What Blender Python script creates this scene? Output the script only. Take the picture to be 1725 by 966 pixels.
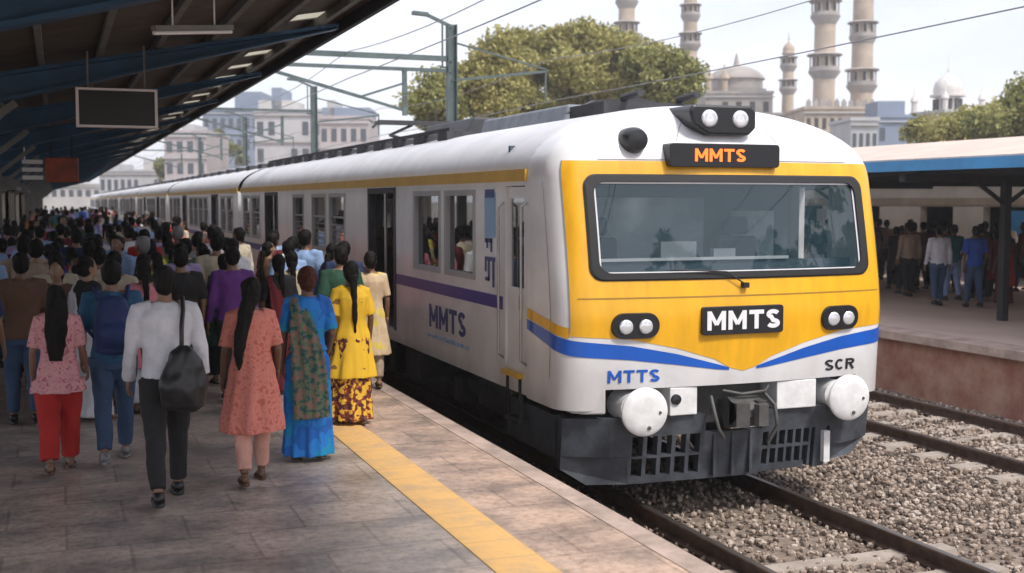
import bpy, bmesh, math, random
import numpy as np
from mathutils import Vector, Matrix, noise
PI = math.pi; R_ = math.radians
for o in list(bpy.data.objects): bpy.data.objects.remove(o)
scene = bpy.context.scene; COL = scene.collection

# ------------------------------------------------------------------ camera
cam = bpy.data.cameras.new('camera'); co = bpy.data.objects.new('camera', cam); COL.objects.link(co)
cam.sensor_width = 36.0; cam.lens = 36.0 * 2000 / 1725; cam.clip_end = 3000; cam.clip_start = 0.05
CAMZ = 2.18
co.location = (0, 0, CAMZ)
co.rotation_euler = (PI/2 - math.atan(145/2000.), 0, -R_(20.9))
cam.dof.use_dof = True; cam.dof.focus_distance = 11.2; cam.dof.aperture_fstop = 1.9
scene.camera = co

# ------------------------------------------------------------------ world, sun, exposure
SUN_EL = R_(53); SUN_AZ = R_(156)      # azimuth clockwise from +Y : behind the camera, to the right
w = bpy.data.worlds.new("World"); scene.world = w; w.use_nodes = True
nt = w.node_tree; N = nt.nodes; L = nt.links
bg = N['Background']
sky = N.new('ShaderNodeTexSky'); sky.sky_type = 'NISHITA'; sky.sun_disc = False
sky.sun_elevation = SUN_EL; sky.sun_rotation = SUN_AZ; sky.air_density = 1.2; sky.dust_density = 2.5
tc = N.new('ShaderNodeTexCoord'); mp = N.new('ShaderNodeMapping'); mp.inputs['Scale'].default_value = (1, 1, 2.6)
nz = N.new('ShaderNodeTexNoise'); nz.inputs['Scale'].default_value = 2.3; nz.inputs['Detail'].default_value = 7; nz.inputs['Roughness'].default_value = .55
rp = N.new('ShaderNodeValToRGB'); rp.color_ramp.elements[0].position = .32; rp.color_ramp.elements[0].color = (.42,.42,.42,1)
rp.color_ramp.elements[1].position = .66
mx = N.new('ShaderNodeMix'); mx.data_type = 'RGBA'
mx.inputs[7].default_value = (7.7, 7.75, 8.6, 1)
L.new(tc.outputs['Generated'], mp.inputs[0]); L.new(mp.outputs[0], nz.inputs[0]); L.new(nz.outputs[0], rp.inputs[0])
L.new(rp.outputs[0], mx.inputs[0]); L.new(sky.outputs[0], mx.inputs[6]); L.new(mx.outputs[2], bg.inputs[0])
bg.inputs[1].default_value = 0.10
sl = bpy.data.lights.new('sun', 'SUN'); so = bpy.data.objects.new('sun', sl); COL.objects.link(so)
sl.energy = 2.1; sl.angle = R_(11.0); sl.color = (1, .95, .87)
so.rotation_euler = (PI/2 - SUN_EL, 0, PI - SUN_AZ)
so.location = (0, 0, 60)
scene.view_settings.view_transform = 'Standard'; scene.view_settings.look = 'None'
scene.view_settings.exposure = 0.80; scene.view_settings.gamma = 1; scene.view_settings.use_curve_mapping = False

rnd = random.Random(7)

# ------------------------------------------------------------------ materials
def mat(name, col, rough=.6, metal=0, var=0, vscale=3, col2=None, bump=0, bscale=20, coat=0, emit=None, estr=1, alpha=None, contrast=None, spec=None, stretch=None):
    m = bpy.data.materials.new(name); m.use_nodes = True
    n = m.node_tree.nodes; l = m.node_tree.links; b = n['Principled BSDF']
    b.inputs['Base Color'].default_value = (*col, 1); b.inputs['Roughness'].default_value = rough; b.inputs['Metallic'].default_value = metal
    if coat: b.inputs['Coat Weight'].default_value = coat; b.inputs['Coat Roughness'].default_value = .12
    if spec is not None: b.inputs['Specular IOR Level'].default_value = spec
    tcn = n.new('ShaderNodeTexCoord'); src = tcn.outputs['Object']
    if stretch:
        mm = n.new('ShaderNodeMapping'); mm.inputs['Scale'].default_value = stretch; l.new(src, mm.inputs[0]); src = mm.outputs[0]
    if var or col2:
        t = n.new('ShaderNodeTexNoise'); t.inputs['Scale'].default_value = vscale; t.inputs['Detail'].default_value = 5; t.inputs['Roughness'].default_value = .62
        l.new(src, t.inputs[0])
        r = n.new('ShaderNodeValToRGB'); c = contrast or (.35, .65)
        r.color_ramp.elements[0].position = c[0]; r.color_ramp.elements[1].position = c[1]
        a_ = tuple(x*(1-var) for x in col); b_ = col2 if col2 else tuple(min(1, x*(1+var)) for x in col)
        if col2: a_ = col
        r.color_ramp.elements[0].color = (*a_, 1); r.color_ramp.elements[1].color = (*b_, 1)
        l.new(t.outputs[0], r.inputs[0]); l.new(r.outputs[0], b.inputs['Base Color'])
    if bump:
        t2 = n.new('ShaderNodeTexNoise'); t2.inputs['Scale'].default_value = bscale; t2.inputs['Detail'].default_value = 4
        bp = n.new('ShaderNodeBump'); bp.inputs['Strength'].default_value = bump; bp.inputs['Distance'].default_value = .02
        l.new(src, t2.inputs[0]); l.new(t2.outputs[0], bp.inputs['Height']); l.new(bp.outputs[0], b.inputs['Normal'])
    if emit: b.inputs['Emission Color'].default_value = (*emit, 1); b.inputs['Emission Strength'].default_value = estr
    return m
M = {}
def cm(name, *a, **k):
    M[name] = mat(name, *a, **k); return M[name]
cm('train_white', (.74,.74,.76), rough=.34, var=.09, vscale=1.6, coat=.25, bump=.03, bscale=2.5)
def grime(m, z0, z1):      # real road-dirt on the lower side panels: brownish blotches thickening towards the sole bar
    n = m.node_tree.nodes; l = m.node_tree.links; b = n['Principled BSDF']
    src = b.inputs['Base Color'].links[0].from_socket
    tcn = n.new('ShaderNodeTexCoord'); sp = n.new('ShaderNodeSeparateXYZ'); l.new(tcn.outputs['Object'], sp.inputs[0])
    mr = n.new('ShaderNodeMapRange'); mr.inputs[1].default_value = z0; mr.inputs[2].default_value = z1; mr.inputs[3].default_value = .8; mr.inputs[4].default_value = 0
    l.new(sp.outputs[2], mr.inputs[0])
    t = n.new('ShaderNodeTexNoise'); t.inputs['Scale'].default_value = 4; t.inputs['Detail'].default_value = 6
    mm = n.new('ShaderNodeMapping'); mm.inputs['Scale'].default_value = (1,1,.35); l.new(tcn.outputs['Object'], mm.inputs[0]); l.new(mm.outputs[0], t.inputs[0])
    mu = n.new('ShaderNodeMath'); mu.operation = 'MULTIPLY'; l.new(mr.outputs[0], mu.inputs[0]); l.new(t.outputs[0], mu.inputs[1])
    mx = n.new('ShaderNodeMix'); mx.data_type = 'RGBA'; l.new(mu.outputs[0], mx.inputs[0]); l.new(src, mx.inputs[6]); mx.inputs[7].default_value = (.25,.2,.15,1)
    l.new(mx.outputs[2], b.inputs['Base Color'])
grime(M['train_white'], .95, 1.75)
cm('train_roof', (.60,.60,.62), rough=.45, var=.08, vscale=2, bump=.05, bscale=4)
cm('yellow_paint', (.80,.41,.012), rough=.36, var=.10, vscale=2.2, coat=.25, stretch=(3,3,.6), bump=.04, bscale=3)
cm('yellow_stripe', (.62,.36,.03), rough=.4, var=.1, vscale=3)
cm('blue_paint', (.008,.10,.50), rough=.35, coat=.25, var=.1)
cm('purple_paint', (.03,.02,.25), rough=.4)
cm('sky_blue_paint', (.25,.42,.66), rough=.4, var=.08)
cm('navy_paint', (.03,.05,.2), rough=.4)
cm('black_paint', (.015,.016,.02), rough=.35)
cm('rubber', (.012,.012,.014), rough=.6)
cm('buffer_white', (.72,.72,.72), rough=.5, var=.1, vscale=9, bump=.15, bscale=14)
cm('plow_grey', (.055,.062,.075), rough=.5, var=.35, vscale=5, bump=.25, bscale=12)
cm('under_dark', (.018,.018,.02), rough=.7, var=.4, vscale=4, bump=.3)
cm('under_grey', (.07,.068,.066), rough=.6, var=.35, vscale=4, bump=.25)
cm('steel', (.35,.34,.33), rough=.35, metal=.9, var=.15)
cm('rust_steel', (.085,.05,.035), rough=.6, metal=.3, var=.4, vscale=8)
cm('rail_top', (.30,.27,.25), rough=.35, metal=.9)
cm('lamp_glass', (.75,.77,.8), rough=.12, metal=.4, coat=1)
cm('led_orange', (.6,.12,.02), rough=.5, emit=(1,.16,.02), estr=1.1)
cm('white_letters', (.8,.8,.82), rough=.5)
cm('roof_gear', (.22,.24,.27), rough=.6, var=.2, vscale=4)
cm('roof_gear_dark', (.045,.045,.05), rough=.6, var=.3, vscale=4)
cm('cab_inside', (.05,.08,.11), rough=.7, var=.2)
cm('cab_panel', (.42,.52,.58), rough=.6, var=.25, vscale=2)
cm('cab_pale', (.7,.76,.8), rough=.5)
cm('seat_blue', (.03,.06,.12), rough=.7)
cm('car_inside', (.16,.13,.11), rough=.8, var=.3)
def glass(name, tint, op=.5, rough=.02):
    m = bpy.data.materials.new(name); m.use_nodes = True; n = m.node_tree.nodes; l = m.node_tree.links
    b = n['Principled BSDF']; b.inputs['Base Color'].default_value = (*tint, 1); b.inputs['Roughness'].default_value = rough
    b.inputs['Specular IOR Level'].default_value = .9; b.inputs['Coat Weight'].default_value = 1; b.inputs['Coat Roughness'].default_value = .01; b.inputs['Coat IOR'].default_value = 2.0
    tr = n.new('ShaderNodeBsdfTransparent'); ms = n.new('ShaderNodeMixShader'); ms.inputs[0].default_value = op
    l.new(tr.outputs[0], ms.inputs[1]); l.new(b.outputs[0], ms.inputs[2]); l.new(ms.outputs[0], n['Material Output'].inputs[0])
    return m
M['windscreen'] = glass('windscreen', (.03,.07,.09), .42); M['windscreen'].node_tree.nodes['Principled BSDF'].inputs['Coat IOR'].default_value = 1.6
M['pane'] = glass('pane', (.02,.024,.03), .72)
M['skylight'] = mat('skylight', (.75,.75,.72), rough=.4)
M['skylight'].node_tree.nodes['Principled BSDF'].inputs['Transmission Weight'].default_value = .0
def translucent(name, col):
    m = bpy.data.materials.new(name); m.use_nodes = True; n = m.node_tree.nodes; l = m.node_tree.links
    d = n['Principled BSDF']; d.inputs['Base Color'].default_value = (*col, 1); d.inputs['Roughness'].default_value = .6
    t = n.new('ShaderNodeBsdfTranslucent'); t.inputs[0].default_value = (*col, 1)
    ms = n.new('ShaderNodeMixShader'); ms.inputs[0].default_value = .6
    l.new(d.outputs[0], ms.inputs[1]); l.new(t.outputs[0], ms.inputs[2]); l.new(ms.outputs[0], n['Material Output'].inputs[0]); return m
M['skylight'] = translucent('skylight', (.8,.78,.7))
cm('concrete', (.36,.32,.28), rough=.8, var=.2, vscale=1.2, bump=.2)
cm('coping', (.42,.32,.27), rough=.8, var=.25, vscale=3, bump=.3)
cm('brick_wall', (.30,.12,.085), rough=.9, col2=(.45,.28,.20), vscale=2.2, bump=.3)
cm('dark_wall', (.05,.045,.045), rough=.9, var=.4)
cm('canopy_blue', (.012,.055,.115), rough=.5, var=.3, vscale=2)
cm('canopy_brown', (.055,.04,.028), rough=.75, col2=(.10,.08,.055), vscale=2.5)
cm('canopy_dark', (.02,.02,.022), rough=.7, var=.3)
cm('canopy_grey', (.16,.155,.14), rough=.7, var=.2)
cm('pink_roof', (.55,.44,.38), rough=.8, var=.15, vscale=.8, stretch=(1,4,1))
cm('fascia_blue', (.05,.26,.52), rough=.45, var=.12, vscale=2)
cm('beige_wall', (.62,.56,.47), rough=.85, var=.12, vscale=1)
cm('station_tan', (.38,.30,.22), rough=.85, var=.2, vscale=1)
cm('sign_white', (.75,.73,.70), rough=.5)
cm('sign_red', (.55,.05,.02), rough=.5)
cm('sign_black', (.012,.008,.008), rough=.4)
cm('mast_green', (.10,.13,.13), rough=.55, var=.2, metal=.3)
cm('wire', (.25,.25,.27), rough=.5)
cm('insulator', (.16,.10,.09), rough=.3)
cm('stone_minaret', (.50,.41,.33), rough=.85, col2=(.36,.29,.23), vscale=.6, bump=.4, bscale=2)
cm('stone_grey', (.42,.38,.35), rough=.85, col2=(.28,.26,.25), vscale=.35, bump=.3, bscale=2)
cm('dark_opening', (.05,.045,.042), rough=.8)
cm('white_dome', (.66,.63,.60), rough=.7, var=.1, vscale=1)
cm('bld_pale', (.42,.42,.43), rough=.85, var=.12, vscale=.2)
cm('bld_pink', (.40,.36,.36), rough=.85, var=.12, vscale=.2)
cm('bld_cream', (.48,.46,.44), rough=.85, var=.12, vscale=.2)
cm('bld_blue', (.20,.24,.32), rough=.6, var=.1, vscale=.2)
cm('bld_window', (.07,.08,.10), rough=.3)
cm('bark', (.10,.075,.05), rough=.9, var=.3, vscale=6, bump=.5)

# ground materials
def paving():
    m = bpy.data.materials.new('platform_paving'); m.use_nodes = True; n = m.node_tree.nodes; l = m.node_tree.links; b = n['Principled BSDF']
    tcn = n.new('ShaderNodeTexCoord')
    mp = n.new('ShaderNodeMapping'); mp.inputs['Rotation'].default_value = (0,0,0); l.new(tcn.outputs['Object'], mp.inputs[0])
    br = n.new('ShaderNodeTexBrick'); br.inputs['Scale'].default_value = 1.0; br.inputs['Mortar Size'].default_value = .012; br.inputs['Brick Width'].default_value = .75; br.inputs['Row Height'].default_value = .6
    br.inputs['Color1'].default_value = (.44,.40,.37,1); br.inputs['Color2'].default_value = (.37,.345,.325,1); br.inputs['Mortar'].default_value = (.31,.285,.265,1); br.inputs['Bias'].default_value = .0
    l.new(mp.outputs[0], br.inputs[0])
    t = n.new('ShaderNodeTexNoise'); t.inputs['Scale'].default_value = 1.9; t.inputs['Detail'].default_value = 9; t.inputs['Roughness'].default_value = .65
    st = n.new('ShaderNodeMapping'); st.inputs['Scale'].default_value = (.9,1.25,1); st.inputs['Rotation'].default_value = (0,0,.35); l.new(tcn.outputs['Object'], st.inputs[0]); l.new(st.outputs[0], t.inputs[0])
    r = n.new('ShaderNodeValToRGB'); r.color_ramp.elements[0].position = .36; r.color_ramp.elements[0].color = (.55,.53,.53,1); r.color_ramp.elements[1].position = .60; r.color_ramp.elements[1].color = (1.25,1.12,1.02,1)
    l.new(t.outputs[0], r.inputs[0])
    mu = n.new('ShaderNodeMix'); mu.data_type = 'RGBA'; mu.blend_type = 'MULTIPLY'; mu.inputs[0].default_value = .9
    l.new(br.outputs[0], mu.inputs[6]); l.new(r.outputs[0], mu.inputs[7])
    t3 = n.new('ShaderNodeTexNoise'); t3.inputs['Scale'].default_value = 14; t3.inputs['Detail'].default_value = 6; t3.inputs['Roughness'].default_value = .75; l.new(tcn.outputs['Object'], t3.inputs[0])
    r3 = n.new('ShaderNodeValToRGB'); r3.color_ramp.elements[0].position = .33; r3.color_ramp.elements[0].color = (.55,.5,.47,1); r3.color_ramp.elements[1].position = .55; r3.color_ramp.elements[1].color = (1.08,1.06,1.05,1); l.new(t3.outputs[0], r3.inputs[0])
    mu2 = n.new('ShaderNodeMix'); mu2.data_type = 'RGBA'; mu2.blend_type = 'MULTIPLY'; mu2.inputs[0].default_value = .8; l.new(mu.outputs[2], mu2.inputs[6]); l.new(r3.outputs[0], mu2.inputs[7])
    # paler, pinker edge slabs beyond the tactile strip
    sp = n.new('ShaderNodeSeparateXYZ'); l.new(tcn.outputs['Object'], sp.inputs[0])
    cmp_ = n.new('ShaderNodeMath'); cmp_.operation = 'GREATER_THAN'; cmp_.inputs[1].default_value = 2.72; l.new(sp.outputs[0], cmp_.inputs[0])
    ed = n.new('ShaderNodeMix'); ed.data_type = 'RGBA'; ed.blend_type = 'MULTIPLY'; l.new(cmp_.outputs[0], ed.inputs[0]); l.new(mu2.outputs[2], ed.inputs[6]); ed.inputs[7].default_value = (1.18,1.03,.94,1)
    l.new(ed.outputs[2], b.inputs['Base Color'])
    rr = n.new('ShaderNodeMapRange'); rr.inputs[3].default_value = .18; rr.inputs[4].default_value = .62; l.new(t.outputs[0], rr.inputs[0]); l.new(rr.outputs[0], b.inputs['Roughness'])
    bp = n.new('ShaderNodeBump'); bp.inputs['Strength'].default_value = .25; bp.inputs['Distance'].default_value = .01; l.new(br.outputs[1], bp.inputs['Height']); bp.invert = True
    l.new(bp.outputs[0], b.inputs['Normal'])
    return m
M['paving'] = paving()
cm('paving_right', (.50,.38,.32), rough=.8, col2=(.62,.49,.41), vscale=.9, bump=.1, stretch=(1,.4,1))
cm('ballast_soil', (.13,.10,.08), rough=.95, col2=(.28,.22,.18), vscale=9, bump=1.0, bscale=18)
cm('earth', (.16,.14,.11), rough=.95, var=.3, vscale=.2)
def stones_mat():
    m = mat('ballast_stone', (.2,.17,.14), rough=.9); n = m.node_tree.nodes; l = m.node_tree.links; b = n['Principled BSDF']
    g = n.new('ShaderNodeNewGeometry'); r = n.new('ShaderNodeValToRGB')
    e = r.color_ramp.elements; e[0].color = (.07,.055,.045,1); e[1].color = (.48,.41,.35,1)
    x = e.new(.45); x.color = (.22,.165,.13,1); x = e.new(.75); x.color = (.38,.30,.245,1)
    l.new(g.outputs['Random Per Island'], r.inputs[0]); l.new(r.outputs[0], b.inputs['Base Color']); return m
M['stones'] = stones_mat()
def tactile():
    m = mat('tactile_yellow', (.74,.44,.16), rough=.7); n = m.node_tree.nodes; l = m.node_tree.links; b = n['Principled BSDF']
    tcn = n.new('ShaderNodeTexCoord'); t = n.new('ShaderNodeTexNoise'); t.inputs['Scale'].default_value = 3; t.inputs['Detail'].default_value = 7; t.inputs['Roughness'].default_value = .7
    l.new(tcn.outputs['Object'], t.inputs[0]); r = n.new('ShaderNodeValToRGB'); r.color_ramp.elements[0].position = .3; r.color_ramp.elements[0].color = (.50,.34,.20,1)
    r.color_ramp.elements[1].position = .55; r.color_ramp.elements[1].color = (.74,.44,.16,1); l.new(t.outputs[0], r.inputs[0]); l.new(r.outputs[0], b.inputs['Base Color'])
    v = n.new('ShaderNodeTexVoronoi'); v.inputs['Scale'].default_value = 16; v.inputs['Randomness'].default_value = 0; l.new(tcn.outputs['Object'], v.inputs[0])
    lt = n.new('ShaderNodeMath'); lt.operation = 'LESS_THAN'; lt.inputs[1].default_value = .3; l.new(v.outputs[0], lt.inputs[0])
    bk = n.new('ShaderNodeTexBrick'); bk.offset = 0; bk.inputs['Scale'].default_value = 1; bk.inputs['Brick Width'].default_value = .37; bk.inputs['Row Height'].default_value = .37; bk.inputs['Mortar Size'].default_value = .008
    mpp = n.new('ShaderNodeMapping'); mpp.inputs['Location'].default_value = (-2.345,0,0); l.new(tcn.outputs['Object'], mpp.inputs[0]); l.new(mpp.outputs[0], bk.inputs[0])
    mj = n.new('ShaderNodeMix'); mj.data_type = 'RGBA'; l.new(bk.outputs[1], mj.inputs[0]); l.new(r.outputs[0], mj.inputs[6]); mj.inputs[7].default_value = (.56,.36,.16,1); l.new(mj.outputs[2], b.inputs['Base Color'])
    bp = n.new('ShaderNodeBump'); bp.inputs['Strength'].default_value = .6; bp.inputs['Distance'].default_value = .005; l.new(lt.outputs[0], bp.inputs['Height']); l.new(bp.outputs[0], b.inputs['Normal'])
    return m
M['tactile'] = tactile()
def leafmat(name, c0, c1, c2):
    m = mat(name, c1, rough=.6); n = m.node_tree.nodes; l = m.node_tree.links; b = n['Principled BSDF']
    g = n.new('ShaderNodeNewGeometry'); tcn = n.new('ShaderNodeTexCoord')
    t = n.new('ShaderNodeTexNoise'); t.inputs['Scale'].default_value = .55; t.inputs['Detail'].default_value = 3; l.new(tcn.outputs['Object'], t.inputs[0])
    ad = n.new('ShaderNodeMath'); ad.operation = 'MULTIPLY_ADD'; ad.inputs[1].default_value = .45; l.new(g.outputs['Random Per Island'], ad.inputs[0]); l.new(t.outputs[0], ad.inputs[2])
    r = n.new('ShaderNodeValToRGB'); e = r.color_ramp.elements; e[0].position = .35; e[0].color = (*c0,1); e[1].position = .95; e[1].color = (*c2,1); x = e.new(.65); x.color = (*c1,1)
    l.new(ad.outputs[0], r.inputs[0]); l.new(r.outputs[0], b.inputs['Base Color'])
    tl = n.new('ShaderNodeBsdfTranslucent'); l.new(r.outputs[0], tl.inputs[0]); ms = n.new('ShaderNodeMixShader'); ms.inputs[0].default_value = .35
    l.new(b.outputs[0], ms.inputs[1]); l.new(tl.outputs[0], ms.inputs[2]); l.new(ms.outputs[0], n['Material Output'].inputs[0])
    return m
M['leaf_olive'] = leafmat('leaf_olive', (.09,.11,.03), (.20,.21,.06), (.38,.37,.13))
M['leaf_amber'] = leafmat('leaf_amber', (.12,.13,.035), (.29,.27,.08), (.50,.45,.17))
M['leaf_green'] = leafmat('leaf_green', (.035,.06,.018), (.07,.11,.025), (.16,.18,.05))

# ------------------------------------------------------------------ mesh helpers
class MB:
    def __init__(s): s.v = []; s.f = []; s.m = []
    def add(s, vs, fs, mi=0):
        b = len(s.v); s.v.extend([tuple(v) for v in vs]); s.f.extend([tuple(i+b for i in f) for f in fs]); s.m.extend([mi]*len(fs)); return s
    def box(s, x0,x1,y0,y1,z0,z1, mi=0):
        return s.add([(x0,y0,z0),(x1,y0,z0),(x1,y1,z0),(x0,y1,z0),(x0,y0,z1),(x1,y0,z1),(x1,y1,z1),(x0,y1,z1)],
              [(0,3,2,1),(4,5,6,7),(0,1,5,4),(1,2,6,5),(2,3,7,6),(3,0,4,7)], mi)
    def rings(s, rings, mi=0, closed=True, caps=True):
        n = len(rings[0]); vs = [p for r in rings for p in r]; fs = []
        for i in range(len(rings)-1):
            for j in range(n if closed else n-1):
                a = i*n+j; b = i*n+(j+1)%n; fs.append((a,b,b+n,a+n))
        if caps and closed: fs.append(tuple(range(n-1,-1,-1))); fs.append(tuple(range((len(rings)-1)*n, len(rings)*n)))
        return s.add(vs, fs, mi)
    def tube(s, pts, rad, n=10, mi=0, flat=1.0, ref=None):
        pts = [Vector(p) for p in pts]
        if not hasattr(rad, '__len__'): rad = [rad]*len(pts)
        rs = []; 
        for i, p in enumerate(pts):
            t = (pts[min(i+1,len(pts)-1)] - pts[max(i-1,0)]).normalized()
            if i == 0:
                a = Vector(ref) if ref else (Vector((1,0,0)) if abs(t.x) < .8 else Vector((0,1,0)))
            u = (a - t*a.dot(t)).normalized(); a = u; w_ = t.cross(u)
            rs.append([p + u*math.cos(2*PI*k/n)*rad[i] + w_*math.sin(2*PI*k/n)*rad[i]*flat for k in range(n)])
        return s.rings(rs, mi)
    def vloft(s, L_, n=20, mi=0, ripple=0, k=9, ph=0, p=2.0):   # horizontal rings (x,y,z,rx,ry)
        rs = []
        for idx, (x,y,z,rx,ry) in enumerate(L_):
            f_ = ripple*(idx/(len(L_)-1))
            ring = []
            for j in range(n):
                a = 2*PI*j/n; c, s_ = math.cos(a), math.sin(a)
                q = 1 + f_*math.sin(k*a+ph+.5*idx) + f_*.5*math.sin((k*2-5)*a+ph*2)
                ring.append((x + rx*q*math.copysign(abs(c)**(2/p), c), y + ry*q*math.copysign(abs(s_)**(2/p), s_), z))
            rs.append(ring)
        return s.rings(rs, mi)
    def ball(s, c, r, n=14, mi=0):
        rx, ry, rz = r if hasattr(r,'__len__') else (r,r,r)
        rs = []
        for i in range(1, n):
            a = PI*i/n; rs.append([(c[0]+rx*math.sin(a)*math.cos(2*PI*j/n), c[1]+ry*math.sin(a)*math.sin(2*PI*j/n), c[2]-rz*math.cos(a)) for j in range(n)])
        return s.rings(rs, mi)
    def lathe(s, prof, c=(0,0,0), n=24, mi=0, axis='z'):
        rs = []
        for r, h in prof:
            r = max(r, .0005); ring = []
            for j in range(n):
                a = 2*PI*j/n; p = (r*math.cos(a), r*math.sin(a), h)
                if axis == 'y': p = (p[0], h, -p[1])
                if axis == 'x': p = (h, p[0], p[1])
                ring.append((c[0]+p[0], c[1]+p[1], c[2]+p[2]))
            rs.append(ring)
        return s.rings(rs, mi)
    def prism(s, poly, a, b, plane='xz', mi=0):     # polygon in plane, extruded a..b along the third axis
        def P(u, v, t): return {'xz':(u,t,v), 'yz':(t,u,v), 'xy':(u,v,t)}[plane]
        n = len(poly); vs = [P(u,v,a) for u,v in poly] + [P(u,v,b) for u,v in poly]
        return s.add(vs, [tuple(range(n-1,-1,-1)), tuple(range(n,2*n))] + [(i,(i+1)%n,(i+1)%n+n,i+n) for i in range(n)], mi)
    def bar(s, p, q, w_=.05, h=None, mi=0):
        p = Vector(p); q = Vector(q); t = (q-p).normalized(); up = Vector((0,0,1)) if abs(t.z) < .9 else Vector((1,0,0))
        u = t.cross(up).normalized()*w_/2; v = u.cross(t).normalized()*(h or w_)/2
        return s.add([p-u-v,p+u-v,p+u+v,p-u+v,q-u-v,q+u-v,q+u+v,q-u+v], [(0,3,2,1),(4,5,6,7),(0,1,5,4),(1,2,6,5),(2,3,7,6),(3,0,4,7)], mi)
    def mesh(s, name, smooth=False):
        me = bpy.data.meshes.new(name); me.from_pydata(s.v, [], s.f); me.polygons.foreach_set('material_index', s.m)
        bm = bmesh.new(); bm.from_mesh(me); bmesh.ops.recalc_face_normals(bm, faces=bm.faces); bm.to_mesh(me); bm.free()
        if smooth: me.polygons.foreach_set('use_smooth', [True]*len(me.polygons))
        me.update(); return me
    def build(s, name, m, parent=None, loc=(0,0,0), rz=0, smooth=False, bevel=0, auto=None):
        me = s.mesh(name, smooth); return link(name, me, m, parent, loc, rz, bevel, auto)
def link(name, me, m, parent=None, loc=(0,0,0), rz=0, bevel=0, auto=None):
    for x in (m if isinstance(m, (list,tuple)) else [m]): me.materials.append(M[x] if isinstance(x, str) else x)
    o = bpy.data.objects.new(name, me); COL.objects.link(o); o.location = loc; o.rotation_euler = (0,0,rz)
    if parent: o.parent = parent
    if auto:
        me.polygons.foreach_set('use_smooth', [True]*len(me.polygons)); 
        bm = bmesh.new(); bm.from_mesh(me)
        for e in bm.edges:
            if len(e.link_faces) == 2 and e.calc_face_angle(0) > R_(auto): e.smooth = False
        bm.to_mesh(me); bm.free()
    if bevel:
        b = o.modifiers.new('bevel', 'BEVEL'); b.width = bevel; b.segments = 2; b.limit_method = 'ANGLE'
    return o
USED = set()
def tag(o, label, cat, group=None, kind=None):
    if label: o['label'] = label; USED.add(label)
    if cat: o['category'] = cat
    if group: o['group'] = group
    if kind: o['kind'] = kind
    return o
def thing(name, loc, label=None, cat=None, group=None, rz=0):
    o = bpy.data.objects.new(name, None); COL.objects.link(o); o.location = loc; o.rotation_euler = (0,0,rz); o.empty_display_size = .2
    return tag(o, label, cat, group)
def struct(o): o['kind'] = 'structure'; return o
KIDS = {}
def kids(o):
    return [c for c in bpy.data.objects if c.parent == o]
def copy_tree(o, parent=None):
    c = o.copy(); COL.objects.link(c)
    if parent: c.parent = parent
    for ch in kids(o): copy_tree(ch, c)
    return c
def ribbon(pts, w_, closed=False):      # flat polyline ribbon of width w_
    n = len(pts); L1 = []; R1 = []
    for i in range(n):
        a = Vector(pts[max(i-1,0)]); b = Vector(pts[i]); c = Vector(pts[min(i+1,n-1)])
        d1 = (b-a).normalized() if i > 0 else (c-b).normalized(); d2 = (c-b).normalized() if i < n-1 else d1
        nn = Vector((-(d1+d2).y, (d1+d2).x)).normalized(); k = 1/max(.5, nn.dot(Vector((-d1.y,d1.x))))
        L1.append(b+nn*w_/2*k); R1.append(b-nn*w_/2*k)
    return [tuple(L1[i]) for i in range(n)], [tuple(R1[i]) for i in range(n)]
def arc(cx, cy, rx, ry, a0, a1, n=8): return [(cx+rx*math.cos(R_(a0+(a1-a0)*i/n)), cy+ry*math.sin(R_(a0+(a1-a0)*i/n))) for i in range(n+1)]
def letters(body, size, wt=.2, sx=1.0):          # block capitals drawn as solid shapes; height = size
    out = []; x = 0; quads = []
    for ch in body:
        if ch == 'M': w_ = .95; rb = [[(wt/2,0),(wt/2,1-wt*.0)],[(wt*.62,1-wt*.3),(w_/2,.28)],[(w_-wt*.62,1-wt*.3),(w_/2,.28)],[(w_-wt/2,0),(w_-wt/2,1)]]
        elif ch == 'T': w_ = .78; rb = [[(0,1-wt/2),(w_,1-wt/2)],[(w_/2,0),(w_/2,1-wt)]]
        elif ch == 'S': w_ = .72; r = .25; rb = [arc(w_/2,.75-wt*.05,w_/2-wt/2,.25-wt*.45,20,270,10)[:-1]+arc(w_/2,.25+wt*.05,w_/2-wt/2,.25-wt*.45,90,-160,10)]
        elif ch == 'C': w_ = .75; rb = [arc(w_/2,.5,w_/2-wt/2,.5-wt/2,45,315,14)]
        elif ch == 'R': w_ = .75; rb = [[(wt/2,0),(wt/2,1)],[(wt,1-wt/2),(.42,1-wt/2)]+arc(.42,.73,.24,.27-wt/2,90,-90,8)[1:]+[(wt,.46+wt/2)],[(.40,.46),(w_-wt/2,0)]]
        for k, p in enumerate(rb):
            l_, r_ = ribbon(p, wt if not (ch == 'M' and k in (1,2)) else wt*.85)
            quads.append((k, [((a[0]+x)*size*sx, a[1]*size) for a in l_], [((a[0]+x)*size*sx, a[1]*size) for a in r_]))
        x += w_+.14
    tot = (x-.14)*size*sx
    return [(k, [(a-tot/2, b-size/2) for a, b in l_], [(a-tot/2, b-size/2) for a, b in r_]) for k, l_, r_ in quads]

# ================================================================== GROUND
g = MB(); g.add([(-900,-500,-1.06),(1500,-500,-1.06),(1500,2000,-1.06),(-900,2000,-1.06)], [(0,1,2,3)])
struct(g.build('ground', 'earth'))
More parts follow.
